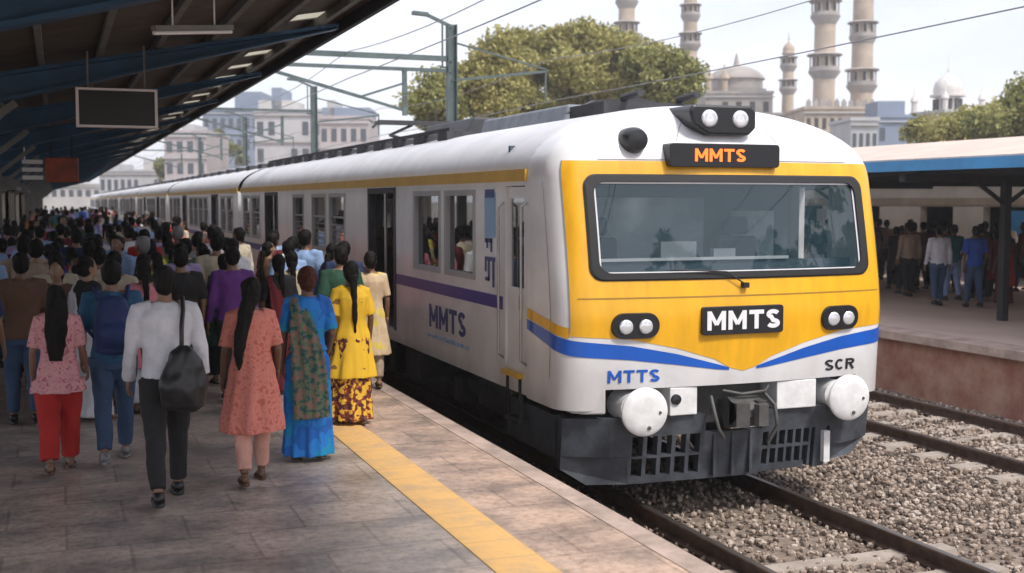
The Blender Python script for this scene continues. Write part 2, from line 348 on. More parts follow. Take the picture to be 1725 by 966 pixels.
# ballast bed : finely rippled sheet between the platforms
def bed(x0, x1, y0, y1, nx, ny, z):
    m = MB(); vs = []; fs = []
    for j in range(ny+1):
        t = j/ny; y = y0 + (y1-y0)*(t**1.8)
        for i in range(nx+1):
            x = x0+(x1-x0)*i/nx; h = noise.noise(Vector((x*2.2,y*2.2,0)))*.03 + noise.noise(Vector((x*7,y*7,3)))*.02
            for tx in (6.2, 11.2): h += .03*max(0, 1-abs(x-tx)/1.3)
            vs.append((x,y,z+h))
    for j in range(ny):
        for i in range(nx): a = j*(nx+1)+i; fs.append((a,a+1,a+nx+2,a+nx+1))
    m.add(vs, fs); return m
struct(bed(3.55, 13.05, -10, 260, 70, 420, -1.035).build('ballast_bed', 'ballast_soil', smooth=True))
# platforms
g = MB(); g.box(-16,3.42,-14,260,-1.05,-.004); struct(g.build('platform', 'paving'))
g = MB(); g.box(3.423,3.6,-14,260,-.16,0)
struct(g.build('platform_coping', 'coping'))
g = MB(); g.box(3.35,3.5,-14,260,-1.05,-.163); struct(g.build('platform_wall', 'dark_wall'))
g = MB(); g.box(2.35,2.715,-3,10.9,-.0035,.003)
struct(g.build('tactile_strip', 'tactile'))
g = MB(); g.box(2.38,2.70,10.9,260,-.0035,.003)
struct(g.build('tactile_strip', 'tactile'))
g = MB(); g.box(13.14,30,-14,260,-1.05,-.004); struct(g.build('platform', 'paving_right'))
g = MB(); g.box(12.92,13.5,-14,260,-.13,.0)
for i in range(60): pass
struct(g.build('platform_coping', 'coping'))
g = MB(); g.box(13.05,13.12,-14,260,-1.05,-.133); struct(g.build('platform_wall', 'brick_wall'))

# ballast stones (uncountable)
def stones():
    rs = np.random.RandomState(3); V = []; F = []
    ico = np.array([(0,0,1),(.894,0,.447),(.276,.851,.447),(-.724,.526,.447),(-.724,-.526,.447),(.276,-.851,.447),(.724,.526,-.447),(-.276,.851,-.447),(-.894,0,-.447),(-.276,-.851,-.447),(.724,-.526,-.447),(0,0,-1)])
    fi = np.array([(0,1,2),(0,2,3),(0,3,4),(0,4,5),(0,5,1),(1,6,2),(2,7,3),(3,8,4),(4,9,5),(5,10,1),(6,7,2),(7,8,3),(8,9,4),(9,10,5),(10,6,1),(11,7,6),(11,8,7),(11,9,8),(11,10,9),(11,6,10)])
    n = 0
    def put(k, x0, x1, y0, y1, s0, s1):
        nonlocal n
        for _ in range(k):
            x = rs.uniform(x0,x1); y = y0+(y1-y0)*rs.rand()**1.3; s = rs.uniform(s0,s1)
            sc = s*rs.uniform(.6,1.2,3); p = ico*(rs.uniform(.75,1.2,(12,1)))*sc
            a = rs.rand()*6.28; c, q = math.cos(a), math.sin(a); p = np.stack([p[:,0]*c-p[:,1]*q, p[:,0]*q+p[:,1]*c, p[:,2]],1)
            h = sum(.03*max(0,1-abs(x-tx)/1.3) for tx in (6.2,11.2))
            V.append(p+np.array((x,y,-1.02+h+rs.uniform(0,.02)))); F.append(fi+n); n += 12
    put(15000, 3.7, 12.9, 5.5, 14, .014, .036)
    put(10000, 7.2, 12.9, 9, 26, .020, .042)
    me = bpy.data.meshes.new('ballast_stones'); me.from_pydata(np.concatenate(V).tolist(), [], np.concatenate(F).tolist())
    o = link('ballast_stones', me, 'stones'); tag(o, 'loose brown and grey ballast stones around the rails', 'ballast', kind='stuff')
stones()

# rails & sleepers
def rail(x, label):
    prof = [(-.07,0),(.07,0),(.07,.015),(.012,.035),(.012,.115),(.036,.125),(.036,.155),(.03,.16),(-.03,.16),(-.036,.155),(-.036,.125),(-.012,.115),(-.012,.035),(-.07,.015)]
    r = thing('rail', (x,0,-1.0), label, 'rail', 'steel rails of the two tracks')
    m = MB(); m.prism(prof, -12, 260, 'xz'); m.build('rail_web', 'rust_steel', r)
    m = MB(); m.box(-.028,.028,-12,260,.1605,.164); m.build('rail_head', 'rail_top', r)
rail(5.36, 'rail beside the near platform edge, running under the left wheels of the train')
rail(7.04, 'rail running out from under the right side of the train front')
rail(10.36, 'near rail of the empty second track')
rail(12.04, 'far rail of the empty second track, closest to the brown platform wall')
def make_sleeper():
    m = MB(); m.prism([(-.13,0),(.13,0),(.10,.13),(-.10,.13)], -1.35, 1.35, 'yz')
    return m.mesh('sleeper')
def clip_mesh():
    m = MB()
    for x in (-.84,.84):
        for s_ in (-1,1): m.box(x+s_*.09-.03, x+s_*.09+.03, -.05, .05, .11, .15)
    return m
sm = make_sleeper(); sm.materials.append(cm('sleeper_concrete', (.34,.29,.25), rough=.85, var=.2, vscale=5, bump=.3))
for tx, n0, n1, gl, lab in ((6.2, -2, 8, 'sleepers under the train track', 'concrete sleeper among ballast in front of the train'), (11.2, 2, 46, 'sleepers of the empty second track', 'concrete sleeper half sunk in ballast on the empty second track')):
    for i in range(n0, n1):
        o = bpy.data.objects.new('sleeper', sm); COL.objects.link(o); o.location = (tx, 4+i*.65, -1.105+rnd.uniform(-.004,.004)); o.rotation_euler = (0,0,rnd.uniform(-.008,.008)); tag(o, lab, 'sleeper', gl)

# ================================================================== TRAIN
TX, TY, TZ = 6.26, 10.0, -.84
def Wz(z):
    t = min(max((z-3.25)/.75, 0), 1); return 1.8*(1-t**2.2)**(1/2.2)
def Yf(z):
    if z < 1.9: return .05*(1.9-z)
    if z < 3.3: return .25*((z-1.9)/1.4)**1.3
    t = min((z-3.3)/.7, 1); return .25 + .12*t + .62*(1-math.sqrt(max(0,1-t*t)))
ARC = .3*PI/2; QA = 1.5+ARC; QE = QA+.68; YE = 1.1
def S(q, z):
    sg = 1 if q >= 0 else -1; a = abs(q); W_ = Wz(z); k = W_/1.8; r = min(.3, W_*.5); xf = W_-r; y0 = Yf(z)
    if a <= 1.5: x = a/1.5*xf; y = y0+.13*(a/1.5)**2*k
    elif a <= QA: t = (a-1.5)/ARC*PI/2; x = xf+r*math.sin(t); y = y0+.13*k+r*(1-math.cos(t))
    else: x = W_; ya = y0+.13*k+r; y = ya+(a-QA)/.68*(YE-ya)
    return Vector((sg*x, y, z))
def Sn(q, z):
    e = .004; a = S(q+e,z)-S(q-e,z); b = S(q,z+e)-S(q,z-e); n = a.cross(b)
    return n.normalized() if n.length > 0 else Vector((0,-1,0))
def Soff(q, z, d):
    n = Sn(q, z); 
    if n.y > 0 and abs(q) < 1.5: n = -n
    if abs(q) >= 1.5 and n.x*q < 0: n = -n
    return S(q,z)+n*d
def patch(qs, lo, hi, nz_, d, mb=None, mi=0):
    mb = mb or MB(); vs = []; fs = []; n = nz_+1
    for q in qs:
        a, b = lo(q), hi(q)
        for i in range(n): vs.append(Soff(q, a+(b-a)*i/nz_, d))
    for j in range(len(qs)-1):
        for i in range(nz_): k = j*n+i; fs.append((k,k+1,k+n+1,k+n))
    return mb.add(vs, fs, mi)
def lin(pts):
    xs = [p[0] for p in pts]; ys = [p[1] for p in pts]
    return lambda q: float(np.interp(abs(q), xs, ys))
def frange(a, b, n): return [a+(b-a)*i/n for i in range(n+1)]
def emboss(body, size, cx, cz, d, bold=.2, depth=.006, sx=1.0, mb=None, face='front', yy=0):
    mb = mb or MB()
    def P(x, y, dd):
        if face == 'front': return Soff(cx+x, cz+y, dd)
        if face == 'plane': return (cx+x, yy-dd, cz+y)
        return (-1.8-dd, yy-x, cz+y)
    for k, l_, r_ in letters(body, size, bold, sx):
        n = len(l_); e = k*.0007; vs = []
        for t in (d+e, d+depth+e):
            vs += [P(a,b,t) for a, b in l_]+[P(a,b,t) for a, b in r_]
        fs = []
        for i in range(n-1): fs += [(i,i+1,n+i+1,n+i),(2*n+i,3*n+i,3*n+i+1,2*n+i+1),(i,2*n+i,2*n+i+1,i+1),(n+i,n+i+1,3*n+i+1,3*n+i)]
        fs += [(0,n,3*n,2*n),(n-1,3*n-1,4*n-1,2*n-1)]
        mb.add(vs, fs)
    return mb
def side_wall(mb, sx, y0, y1, z0, z1, ops, th=.07):
    ys = sorted(set([y0,y1]+[v for o in ops for v in o[:2]])); zs = sorted(set([z0,z1]+[v for o in ops for v in o[2:]]))
    for i in range(len(ys)-1):
        runs = []; cur = None
        for j in range(len(zs)-1):
            cy, cz = (ys[i]+ys[i+1])/2, (zs[j]+zs[j+1])/2
            hole = any(o[0] < cy < o[1] and o[2] < cz < o[3] for o in ops)
            if hole: cur = None
            else:
                if cur is None: cur = [zs[j], zs[j+1]]; runs.append(cur)
                else: cur[1] = zs[j+1]
        for a, b in runs:
            x = sx*1.8; mb.box(min(x, x-sx*th), max(x, x-sx*th), ys[i], ys[i+1], a, b)
CARL = 21.0
def make_car(cab, wins, doors, ystart):
    root = thing('driving_coach' if cab else 'train_coach', (TX, TY, TZ))
    ops = [(a,b,2.14,3.12) for a,b in wins] + [(a,b,1.20,3.17) for a,b in doors]
    mb = MB(); opsL = list(ops)
    if cab: opsL.append((1.16,1.72,1.3,3.17))
    side_wall(mb, -1, ystart, CARL, 1.04, 3.25, opsL); side_wall(mb, 1, ystart, CARL, 1.04, 3.25, opsL)
    mb.box(-1.73,1.73,CARL-.06,CARL,1.04,3.9*.85)
    mb.box(-1.73,1.73,ystart+.02 if cab else ystart,CARL-.06,1.04,1.18)
    if not cab: mb.box(-1.73,1.73,ystart,ystart+.06,1.18,3.3)
    mb.build('body_side', 'train_white', root)
    # roof
    mb = MB(); zs = [3.25+.75*math.sin(PI/2*i/14) for i in range(15)]; prof = [(-Wz(z), z) for z in zs] + [(Wz(z), z) for z in reversed(zs[:-1])]
    rs = [[(x, y, z) for x, z in prof] for y in frange(ystart, CARL, 12)]
    mb.rings(rs, closed=False, caps=False)
    mb.add([(x, CARL, z) for x, z in prof], [tuple(range(len(prof)))])
    mb.build('roof', 'train_roof', root, auto=50)
    # roof ribs
    # stripes
    mb = MB()
    for sx in (-1,1):
        x = sx*1.8; mb.box(min(x,x+sx*.025), max(x,x+sx*.025), ystart, CARL, 3.215, 3.335)
    mb.build('yellow_cant_stripe', 'yellow_stripe', root)
    mb = MB(); cuts = sorted([(a-.03,b+.03) for a,b in doors] + ([(1.1,1.8)] if cab else [])); 
    for sx in (-1,1):
        y = ystart
        for a, b in cuts+[(CARL,CARL)]:
            if a-y > .05: x = sx*1.8; mb.box(min(x,x+sx*.005), max(x,x+sx*.005), y, a, 1.86, 2.0)
            y = b
    mb.build('purple_waist_stripe', 'purple_paint', root)
    for sx in (-1,1):
        for a, b in wins:
            f = MB(); x0, x1 = sorted((sx*1.812, sx*1.70)); w_ = .045
            f.box(x0,x1,a-.02,a+w_,2.12,3.14); f.box(x0,x1,b-w_,b+.02,2.12,3.14); f.box(x0,x1,a+w_,b-w_,2.12,2.14+w_); f.box(x0,x1,a+w_,b-w_,3.12-w_,3.14)
            fo = f.build('window', 'bld_pale', root)
            p = MB(); p.box(*sorted((sx*1.755, sx*1.748)), a+w_, b-w_, 2.14+w_, 3.12-w_); p.build('pane', 'pane', fo)
            if sx < 0 and not (cab and a < 6):
                p = MB(); c = (a+b)/2
                p.box(-1.785,-1.765, a+w_, b-w_, 2.72,2.75)
                for k in range(5): p.box(-1.78,-1.768, a+w_, b-w_, 2.24+k*.09, 2.252+k*.09)
                p.build('window_bars', 'steel', fo)
        for a, b in doors:
            f = MB(); x0, x1 = sorted((sx*1.815, sx*1.7)); w_ = .05
            f.box(x0,x1,a-.03,a+w_,1.2,3.2); f.box(x0,x1,b-w_,b+.03,1.2,3.2); f.box(x0,x1,a+w_,b-w_,3.12,3.2)
            d = f.build('doorway', 'roof_gear_dark', root)
            h = MB(); h.tube([(sx*1.74,(a+b)/2,1.19),(sx*1.74,(a+b)/2,3.13)], .02, 8); h.build('grab_pole', 'steel', d)
    # interior
    mb = MB(); ya = 1.9 if cab else .2
    mb.box(-1.70,1.70,ya,CARL-.07,1.182,1.2); mb.box(-1.6,1.6,ya,CARL-.07,3.30,3.32)
    for a, b in wins: mb.box(-1.6,-.6,(a+b)/2-.04,(a+b)/2+.04,1.2,2.35); mb.box(-1.6,-.6,(a+b)/2-.3,(a+b)/2+.3,1.55,1.65); mb.box(.6,1.6,(a+b)/2-.04,(a+b)/2+.04,1.2,2.35)
    mb.build('interior', 'car_inside', root)
    # underframe
    mb = MB(); mb.box(-1.3,1.3,.5 if cab else .1,CARL-.1,.86,1.035); mb.build('underframe', 'under_dark', root)
    for by in (3.6, CARL-3.6):
        b = MB(); 
        for sx in (-1,1):
            b.box(sx*1.12-.07,sx*1.12+.07,by-1.7,by+1.7,.5,.68); b.box(sx*1.12-.12,sx*1.12+.12,by-.45,by+.45,.42,.84)
            for wy in (-1.4,1.4): b.box(sx*1.14-.12,sx*1.14+.12,by+wy-.17,by+wy+.17,.34,.66)
            for wy in (-.5,.5): b.tube([(sx*1.2,by+wy,.45),(sx*1.2,by+wy,.85)], .09, 10)
        b.box(-1,1,by-.2,by+.2,.5,.8); bo = b.build('bogie', 'under_grey', root)
        for wy in (-1.4,1.4):
            for sx in (-1,1):
                wb = MB(); wb.lathe([(.05,-.07),(.44,-.07),(.46,-.05),(.48,.0),(.46,.05),(.40,.06),(.36,.03),(.12,.03),(.12,.08),(0.01,.08)], (sx*.84,by+wy,.48), 28, axis='x'); wb.build('wheel', 'rust_steel', bo, auto=40)
    rr = random.Random(5 if cab else 6)
    ys = [5.9, 7.2, 8.4, 10.0, 11.7, 12.8, 14.2, 15.2]
    for i, y in enumerate(ys):
        for sx in (-1,1):
            l_ = rr.uniform(.5,1.2); z0 = rr.uniform(.32,.5); m = MB(); x0, x1 = sorted((sx*.7, sx*rr.uniform(1.35,1.5)))
            m.box(x0,x1,y,y+l_,z0,.87); m.box(x0-.01,x1+.01,y+.05,y+.09,z0-.01,.86)
            m.build('equipment_box', 'under_grey' if (i+sx) % 3 else 'under_dark', root, bevel=.015)
    # roof vents
    for y in ([9.5,12,14.5,17] if cab else [2,5,8,11,14,17]):
        m = MB(); m.vloft([(0,y,3.93,.75,.42),(0,y,4.08,.7,.38),(0,y,4.14,.5,.25)], 20, p=4); m.build('roof_ventilator', 'roof_gear', root, auto=40)
    return root

cab = make_car(True, [(2.7,3.8),(4.0,5.15),(9.2,10.4),(10.7,11.9),(12.7,13.8),(18.0,19.2),(19.5,20.6)], [(6.1,7.6),(15.6,17.2)], 1.1)
tag(cab, 'white driving coach with yellow front and wide windscreen at the head of the train', 'train car', 'coaches of the suburban train')
# nose shell
qs = sorted(set(frange(-1.42,1.42,24) + [-1.5,1.5] + [s*(1.5+ARC*i/10) for s in (-1,1) for i in range(11)] + [s*(QA+.68*i/5) for s in (-1,1) for i in range(6)]))
zs = sorted(set([1.02,1.12,1.22] + frange(1.25,2.34,9) + frange(2.34,3.18,8) + [3.22,3.25] + [3.25+.75*math.sin(PI/2*i/16) for i in range(17)]))
mb = MB(); vs = [S(q,min(z,3.9995)) for q in qs for z in zs]; fs = []
for i in range(len(qs)-1):
    for j in range(len(zs)-1):
        cq = (qs[i]+qs[i+1])/2; cz = (zs[j]+zs[j+1])/2
        if abs(cq) < 1.42 and 2.34 < cz < 3.18: continue
        if abs(cq) < 1.45 and cz < 1.22: continue
        a = i*len(zs)+j; fs.append((a,a+len(zs),a+len(zs)+1,a+1))
mb.add(vs, fs); 
mb.build('nose_shell', 'train_white', cab, smooth=True)
# yellow face panels
ylo = lin([(0,1.35),(.14,1.385),(.30,1.475),(.7,1.60),(1.17,1.70),(1.74,1.74)])
mb = MB()
patch(frange(-1.74,1.74,70), ylo, lambda q: 2.30, 10, .004, mb)
patch(frange(-1.74,-1.46,6), lambda q: 2.30, lambda q: 3.215, 8, .004, mb); patch(frange(1.46,1.74,6), lambda q: 2.30, lambda q: 3.215, 8, .004, mb)
patch(frange(-1.74,1.74,40), lambda q: 3.215, lambda q: 3.40, 4, .004, mb)
mb.build('yellow_front_panel', 'yellow_paint', cab, smooth=True)
mb = MB()
bhi = lin([(0,1.375),(.15,1.39),(.27,1.425),(.7,1.545),(1.15,1.635),(1.73,1.70),(2.0,1.75),(2.65,1.83)]); blo = lin([(0,1.375),(.15,1.365),(.27,1.375),(.7,1.44),(1.15,1.50),(1.73,1.55),(2.0,1.61),(2.65,1.73)])
for a, b in ((-2.64,-.15),(.15,2.64)): patch(frange(a,b,60), blo, bhi, 3, .005, mb)
mb.build('blue_swoosh_stripe', 'blue_paint', cab, smooth=True)
mb = MB()
for a, b in ((-2.64,-1.745),(1.745,2.64)): patch(frange(a,b,24), lambda q: bhi(q)+.012, lambda q: bhi(q)+.012+max(.02,.10), 2, .005, mb)
mb.build('yellow_side_band', 'yellow_paint', cab, smooth=True)
# crease lines
mb = MB()
patch(frange(-1.66,1.66,40), lambda q: 2.085, lambda q: 2.10, 1, .007, mb)
mb.build('panel_seam', mat('seam', (.35,.19,.02), .5), cab)
mb = MB()
for q in (-1.742, 1.73): patch([q, q+.012], lambda q: 1.76, lambda q: 3.4, 20, .007, mb)
mb.build('panel_seam', mat('seam_grey', (.28,.27,.27), .5), cab)
mb = MB()
patch(frange(-1.40,1.40,40), lambda q: 3.41, lambda q: 3.416, 1, .006, mb)
for q in (-2.02, 2.0): patch([q, q+.01], lambda q: 1.3, lambda q: 3.2, 20, .005, mb)
for q in (-.62, .62): patch([q, q+.007], lambda q: 3.6, lambda q: 3.9, 8, .005, mb)
mb.build('panel_seam', 'seam_dark' if cm('seam_dark', (.16,.15,.15), .6) else None, cab)
# windscreen
def rrect(hw, z0, z1, r, n=6):
    pts = []
    for cx, cz, a0 in ((hw-r,z0+r,-90),(hw-r,z1-r,0),(-hw+r,z1-r,90),(-hw+r,z0+r,180)):
        for i in range(n+1): a = R_(a0+90*i/n); pts.append((cx+r*math.cos(a), cz+r*math.sin(a)))
    return pts
def dense(pts, k=5):
    out = []
    for i in range(len(pts)):
        a, b = pts[i], pts[(i+1)%len(pts)]; m_ = max(1, int(math.hypot(b[0]-a[0], b[1]-a[1])/.12))
        for j in range(m_): t = j/m_; out.append((a[0]+(b[0]-a[0])*t, a[1]+(b[1]-a[1])*t))
    return out
oo = dense(rrect(1.54,2.255,3.27,.13)); cxz = (0, (2.255+3.27)/2)
ii = [(p[0]*(1.44/1.54), cxz[1]+(p[1]-cxz[1])*(.435/.5075)) for p in oo]
mb = MB(); n = len(oo)
vs = [Soff(*p,.012) for p in oo]+[Soff(*p,.022) for p in [(a[0]*.985,cxz[1]+(a[1]-cxz[1])*.97) for a in oo]]+[Soff(*p,.022) for p in ii]+[Soff(*p,-.02) for p in ii]
fs = [(k*n+i, k*n+(i+1)%n, (k+1)*n+(i+1)%n, (k+1)*n+i) for k in range(3) for i in range(n)]
mb.add(vs, fs); mb.build('windscreen_frame', 'rubber', cab, smooth=False)
mb = MB(); patch(frange(-1.45,1.45,20), lambda q: 2.32, lambda q: 3.21, 6, -.008, mb); mb.build('windscreen', 'windscreen', cab, smooth=True)
# cab inside
m = MB(); m.box(-1.7,1.7,1.86,1.90,1.2,3.6); m.box(-1.7,1.7,.45,1.86,1.18,1.2); m.build('cab_bulkhead', 'cab_inside', cab)
m = MB(); m.box(-.75,.55,1.80,1.855,1.3,3.05); m.box(.9,1.45,1.80,1.855,2.2,2.9); m.box(-1.5,-1.0,1.8,1.855,2.5,3.0); m.build('cab_door_panel', 'cab_panel', cab)
m = MB(); m.prism([(.35,1.6),(1.0,1.6),(1.0,2.2),(.82,2.36),(.45,2.42)], -1.6, 1.5, 'yz'); m.build('control_desk', 'cab_inside', cab)
m = MB(); m.prism([(.42,2.425),(.60,2.405),(.60,2.435),(.42,2.455)], -1.45, .75, 'yz'); m.box(-.5,-.1,.78,.9,2.3,2.6); m.box(.1,.35,.78,.86,2.3,2.52); m.build('desk_top', 'cab_pale', cab)
for sx in (-.85,.85):
    m = MB(); m.box(sx-.25,sx+.25,1.15,1.6,1.75,1.87); m.box(sx-.25,sx+.25,1.55,1.68,1.8,2.62); m.box(sx-.14,sx+.14,1.56,1.67,2.64,2.84); m.box(sx-.06,sx+.06,1.3,1.42,1.2,1.75)
    m.build('driver_seat', 'seat_blue', cab, bevel=.04)
# wiper
m = MB(); m.tube([S(.0,2.20)+Vector((0,-.05,0)), S(-.2,2.33)+Vector((0,-.05,0)), S(-.75,2.36)+Vector((0,-.045,0))], .008, 6); m.box(-.03,.03,S(0,2.2).y-.06,S(0,2.2).y+.01,2.17,2.22)
m.build('wiper', 'rubber', cab)
# destination display
yd = Yf(3.37)-.06; DX = -.11
m = MB(); m.prism([(a+DX,b) for a,b in rrect(.60,3.345,3.575,.035,3)], yd, yd+.42, 'xz'); db = m.build('destination_display', 'black_paint', cab, bevel=.006)
m = MB(); emboss('MMTS', .125, DX-.06, 3.462, .002, .2, .004, 1.15, m, 'plane', yd); m.build('display_letters', 'led_orange', db)
# roof headlight pod
yp = .30
m = MB(); px_ = -.08; pts = [(-.37,3.90),(-.33,3.96),(.30,3.96),(.36,3.91),(.36,3.74),(.28,3.665),(-.16,3.665),(-.33,3.76)]
m.prism([(a+px_,b) for a,b in pts], yp, yp+.75, 'xz'); pod = m.build('roof_headlight_pod', 'black_paint', cab, bevel=.025)
for x in (-.17,.17):
    m = MB(); m.lathe([(0,-.012),(.06,-.02),(.085,-.012),(.092,.02)], (x+.01+px_,yp,3.825), 24, axis='y'); m.build('headlight', 'lamp_glass', pod, smooth=True)
# horn / round marker
m = MB(); c = S(-1.12,3.60); m.lathe([(0,-.16),(.10,-.14),(.125,-.08),(.13,.0),(.12,.2)], tuple(c), 24, axis='y'); m.build('marker_lamp', 'black_paint', cab, auto=50)
# lower headlights
for sx in (-1,1):
    c = 1.12*sx; m = MB(); pts = dense(rrect(.235,-.125,.125,.12)); n = len(pts)
    vs = [Soff(c+p[0], 1.83+p[1], .006) for p in pts]+[Soff(c+p[0]*.96, 1.83+p[1]*.94, .035) for p in pts]; m.add(vs, [(i,(i+1)%n,(i+1)%n+n,i+n) for i in range(n)]+[tuple(range(n,2*n))])
    ho = m.build('headlight_cluster', 'black_paint', cab)
    for dx in (-.095,.095):
        m = MB(); p = Soff(c+dx, 1.825, .034); m.lathe([(0,-.014),(.05,-.012),(.068,-.006),(.074,.006)], tuple(p), 20, axis='y'); m.build('headlight', 'lamp_glass', ho, smooth=True)
# plate
m = MB(); m.prism([(a-.03,b) for a,b in rrect(.44,1.72,1.995,.03,3)], Yf(1.85)-.035, Yf(1.85)+.06, 'xz'); pl = m.build('name_plate', 'black_paint', cab, bevel=.006)
m = MB(); emboss('MMTS', .185, -.03, 1.86, .001, .22, .004, 1.12, m, 'plane', Yf(1.85)-.035); m.build('plate_letters', 'white_letters', pl)
m = MB(); emboss('MTTS', .12, -1.12, 1.345, .004, .2, .003, 1.15, m); m.build('front_lettering', 'blue_paint', cab)
m = MB(); emboss('SCR', .11, 1.16, 1.345, .004, .18, .003, 1.4, m); m.build('front_lettering', 'black_paint', cab)
# side lettering
m = MB(); emboss('MMTS', .29, 0, 1.565, .003, .2, .004, 1.3, m, 'side', 3.75); m.build('side_lettering', 'navy_paint', cab)
m = MB()
rr = random.Random(2); y = 4.55
while y > 2.9:
    l_ = rr.uniform(.03,.08); m.box(-1.806,-1.8015,y-l_,y,1.29,1.29+rr.choice([.03,.045,.05])); y -= l_+rr.choice([.015,.04])
m.build('small_side_lettering', 'sky_blue_paint', cab)
m = MB(); m.box(-1.806,-1.8015,2.02,2.36,2.62,3.10); m.build('light_blue_side_panel', 'sky_blue_paint', cab)
m = MB(); 
for (y0,y1,z0,z1) in ((2.05,2.33,3.05,3.14),(2.12,2.34,2.56,2.61),(2.12,2.16,2.46,2.6),(2.25,2.29,2.5,2.6),(2.02,2.34,2.36,2.405),(2.05,2.10,2.08,2.36),(2.20,2.24,2.14,2.36),(2.20,2.33,2.14,2.18),(2.30,2.34,2.24,2.36)):
    m.box(-1.811,-1.8065,y0,y1,z0,z1)
m.build('vertical_side_lettering', 'navy_paint', cab)
# cab door
dr = MB(); dr.box(-1.775,-1.735,1.17,1.72,1.3,2.12); dr.box(-1.775,-1.735,1.17,1.25,2.12,3.16); dr.box(-1.775,-1.735,1.64,1.72,2.12,3.16); dr.box(-1.775,-1.735,1.25,1.64,3.04,3.16)
do = dr.build('cab_door', 'train_white', cab); m = MB(); m.box(-1.758,-1.752,1.25,1.64,2.12,3.04); m.build('pane', 'pane', do); m = MB(); m.tube([(-1.80,1.3,1.9),(-1.80,1.3,2.05)], .012, 6); m.build('handle', 'steel', do)
m = MB()
for y in (1.11,1.77): m.tube([(-1.80,y,1.35),(-1.86,y,1.4),(-1.86,y,2.95),(-1.80,y,3.0)], .015, 8)
m.build('handrail', 'steel', cab)
m = MB(); m.box(-1.86,-1.801,1.2,1.7,1.20,1.25); m.build('cab_sill', 'yellow_stripe', cab)
m = MB(); m.box(-1.84,-1.5,1.25,1.65,.72,.76); m.box(-1.82,-1.78,1.25,1.29,.76,1.19); m.box(-1.82,-1.78,1.61,1.65,.76,1.19); m.build('cab_step', 'under_dark', cab)
# bufferbeam, plow, buffers, coupler
m = MB(); m.box(-1.44,1.44,.42,.55,.72,1.24); m.build('buffer_beam', 'under_dark', cab)
m = MB()
m.prism([(-1.67,.30),(-1.58,.20),(-1.385,.14),(-1.385,.5),(-1.67,.5)], .985, 1.235, 'xy'); m.build('corner_step_box', 'train_white', cab, bevel=.015); m = MB(); m.prism([(1.67,.30),(1.58,.20),(1.385,.14),(1.385,.5),(1.67,.5)], .985, 1.235, 'xy'); m.build('corner_step_box', 'train_white', cab, bevel=.015)
m = MB(); m.box(-.76,-.47,.06,.4,.94,1.215); m.build('air_hose_panel', 'buffer_white', cab, bevel=.01)
m = MB(); m.box(.41,.86,.06,.4,.93,1.215); m.build('air_hose_panel', 'buffer_white', cab, bevel=.01)
m = MB(); m.lathe([(0,-.02),(.05,-.01),(.06,.05)], (-.70,.05,1.10), 16, axis='y'); m.build('air_cock', 'black_paint', cab)
for sx in (-1,1):
    m = MB(); m.lathe([(.0,-.125),(.12,-.13),(.212,-.118),(.232,-.10),(.232,-.075),(.11,-.055),(.10,.1),(.15,.1),(.15,.43)], (sx*1.12+.02,.0,1.03), 40, axis='y'); bo = m.build('buffer', 'buffer_white', cab, auto=40)
    m = MB(); m.lathe([(0,-.138),(.018,-.137),(.02,-.126)], (sx*1.12+.05,.0,.88), 10, axis='y'); m.lathe([(0,-.138),(.014,-.137),(.016,-.126)], (sx*1.12+.16,.0,1.02), 10, axis='y'); m.build('buffer_bolt', 'under_grey', bo)
m = MB(); m.box(-.10,.10,.0,.5,.85,1.03); m.prism([(-.02,.80),(.06,.78),(.10,.84),(.10,1.06),(.02,1.10),(-.12,1.04),(-.16,.92)], -.17, .17, 'yz')
m.prism([(-.17,-.16),(-.05,-.20),(-.02,-.10),(-.17,-.02)], .83, 1.06, 'xy'); m.tube([(.12,-.10,.82),(.12,-.10,1.07)], .055, 12); m.prism([(.17,-.12),(.13,-.24),(.02,-.25),(.0,-.19),(.09,-.16),(.10,-.06),(.17,-.04)], .84, 1.05, 'xy')
m.tube([(-.3,.1,1.10),(-.33,-.03,.95),(-.30,-.06,.80),(-.22,-.02,.70)], .018, 8); m.tube([(.27,.1,1.12),(.31,-.06,1.0),(.33,-.08,.8),(.28,.0,.62)], .02, 8); m.tube([(-.2,.05,1.16),(-.05,-.05,1.13),(.2,-.06,1.15),(.3,.05,1.18)], .016, 8)
m.box(-.35,.35,.30,.42,.80,1.2)
m.build('coupler', 'under_grey', cab, auto=50)
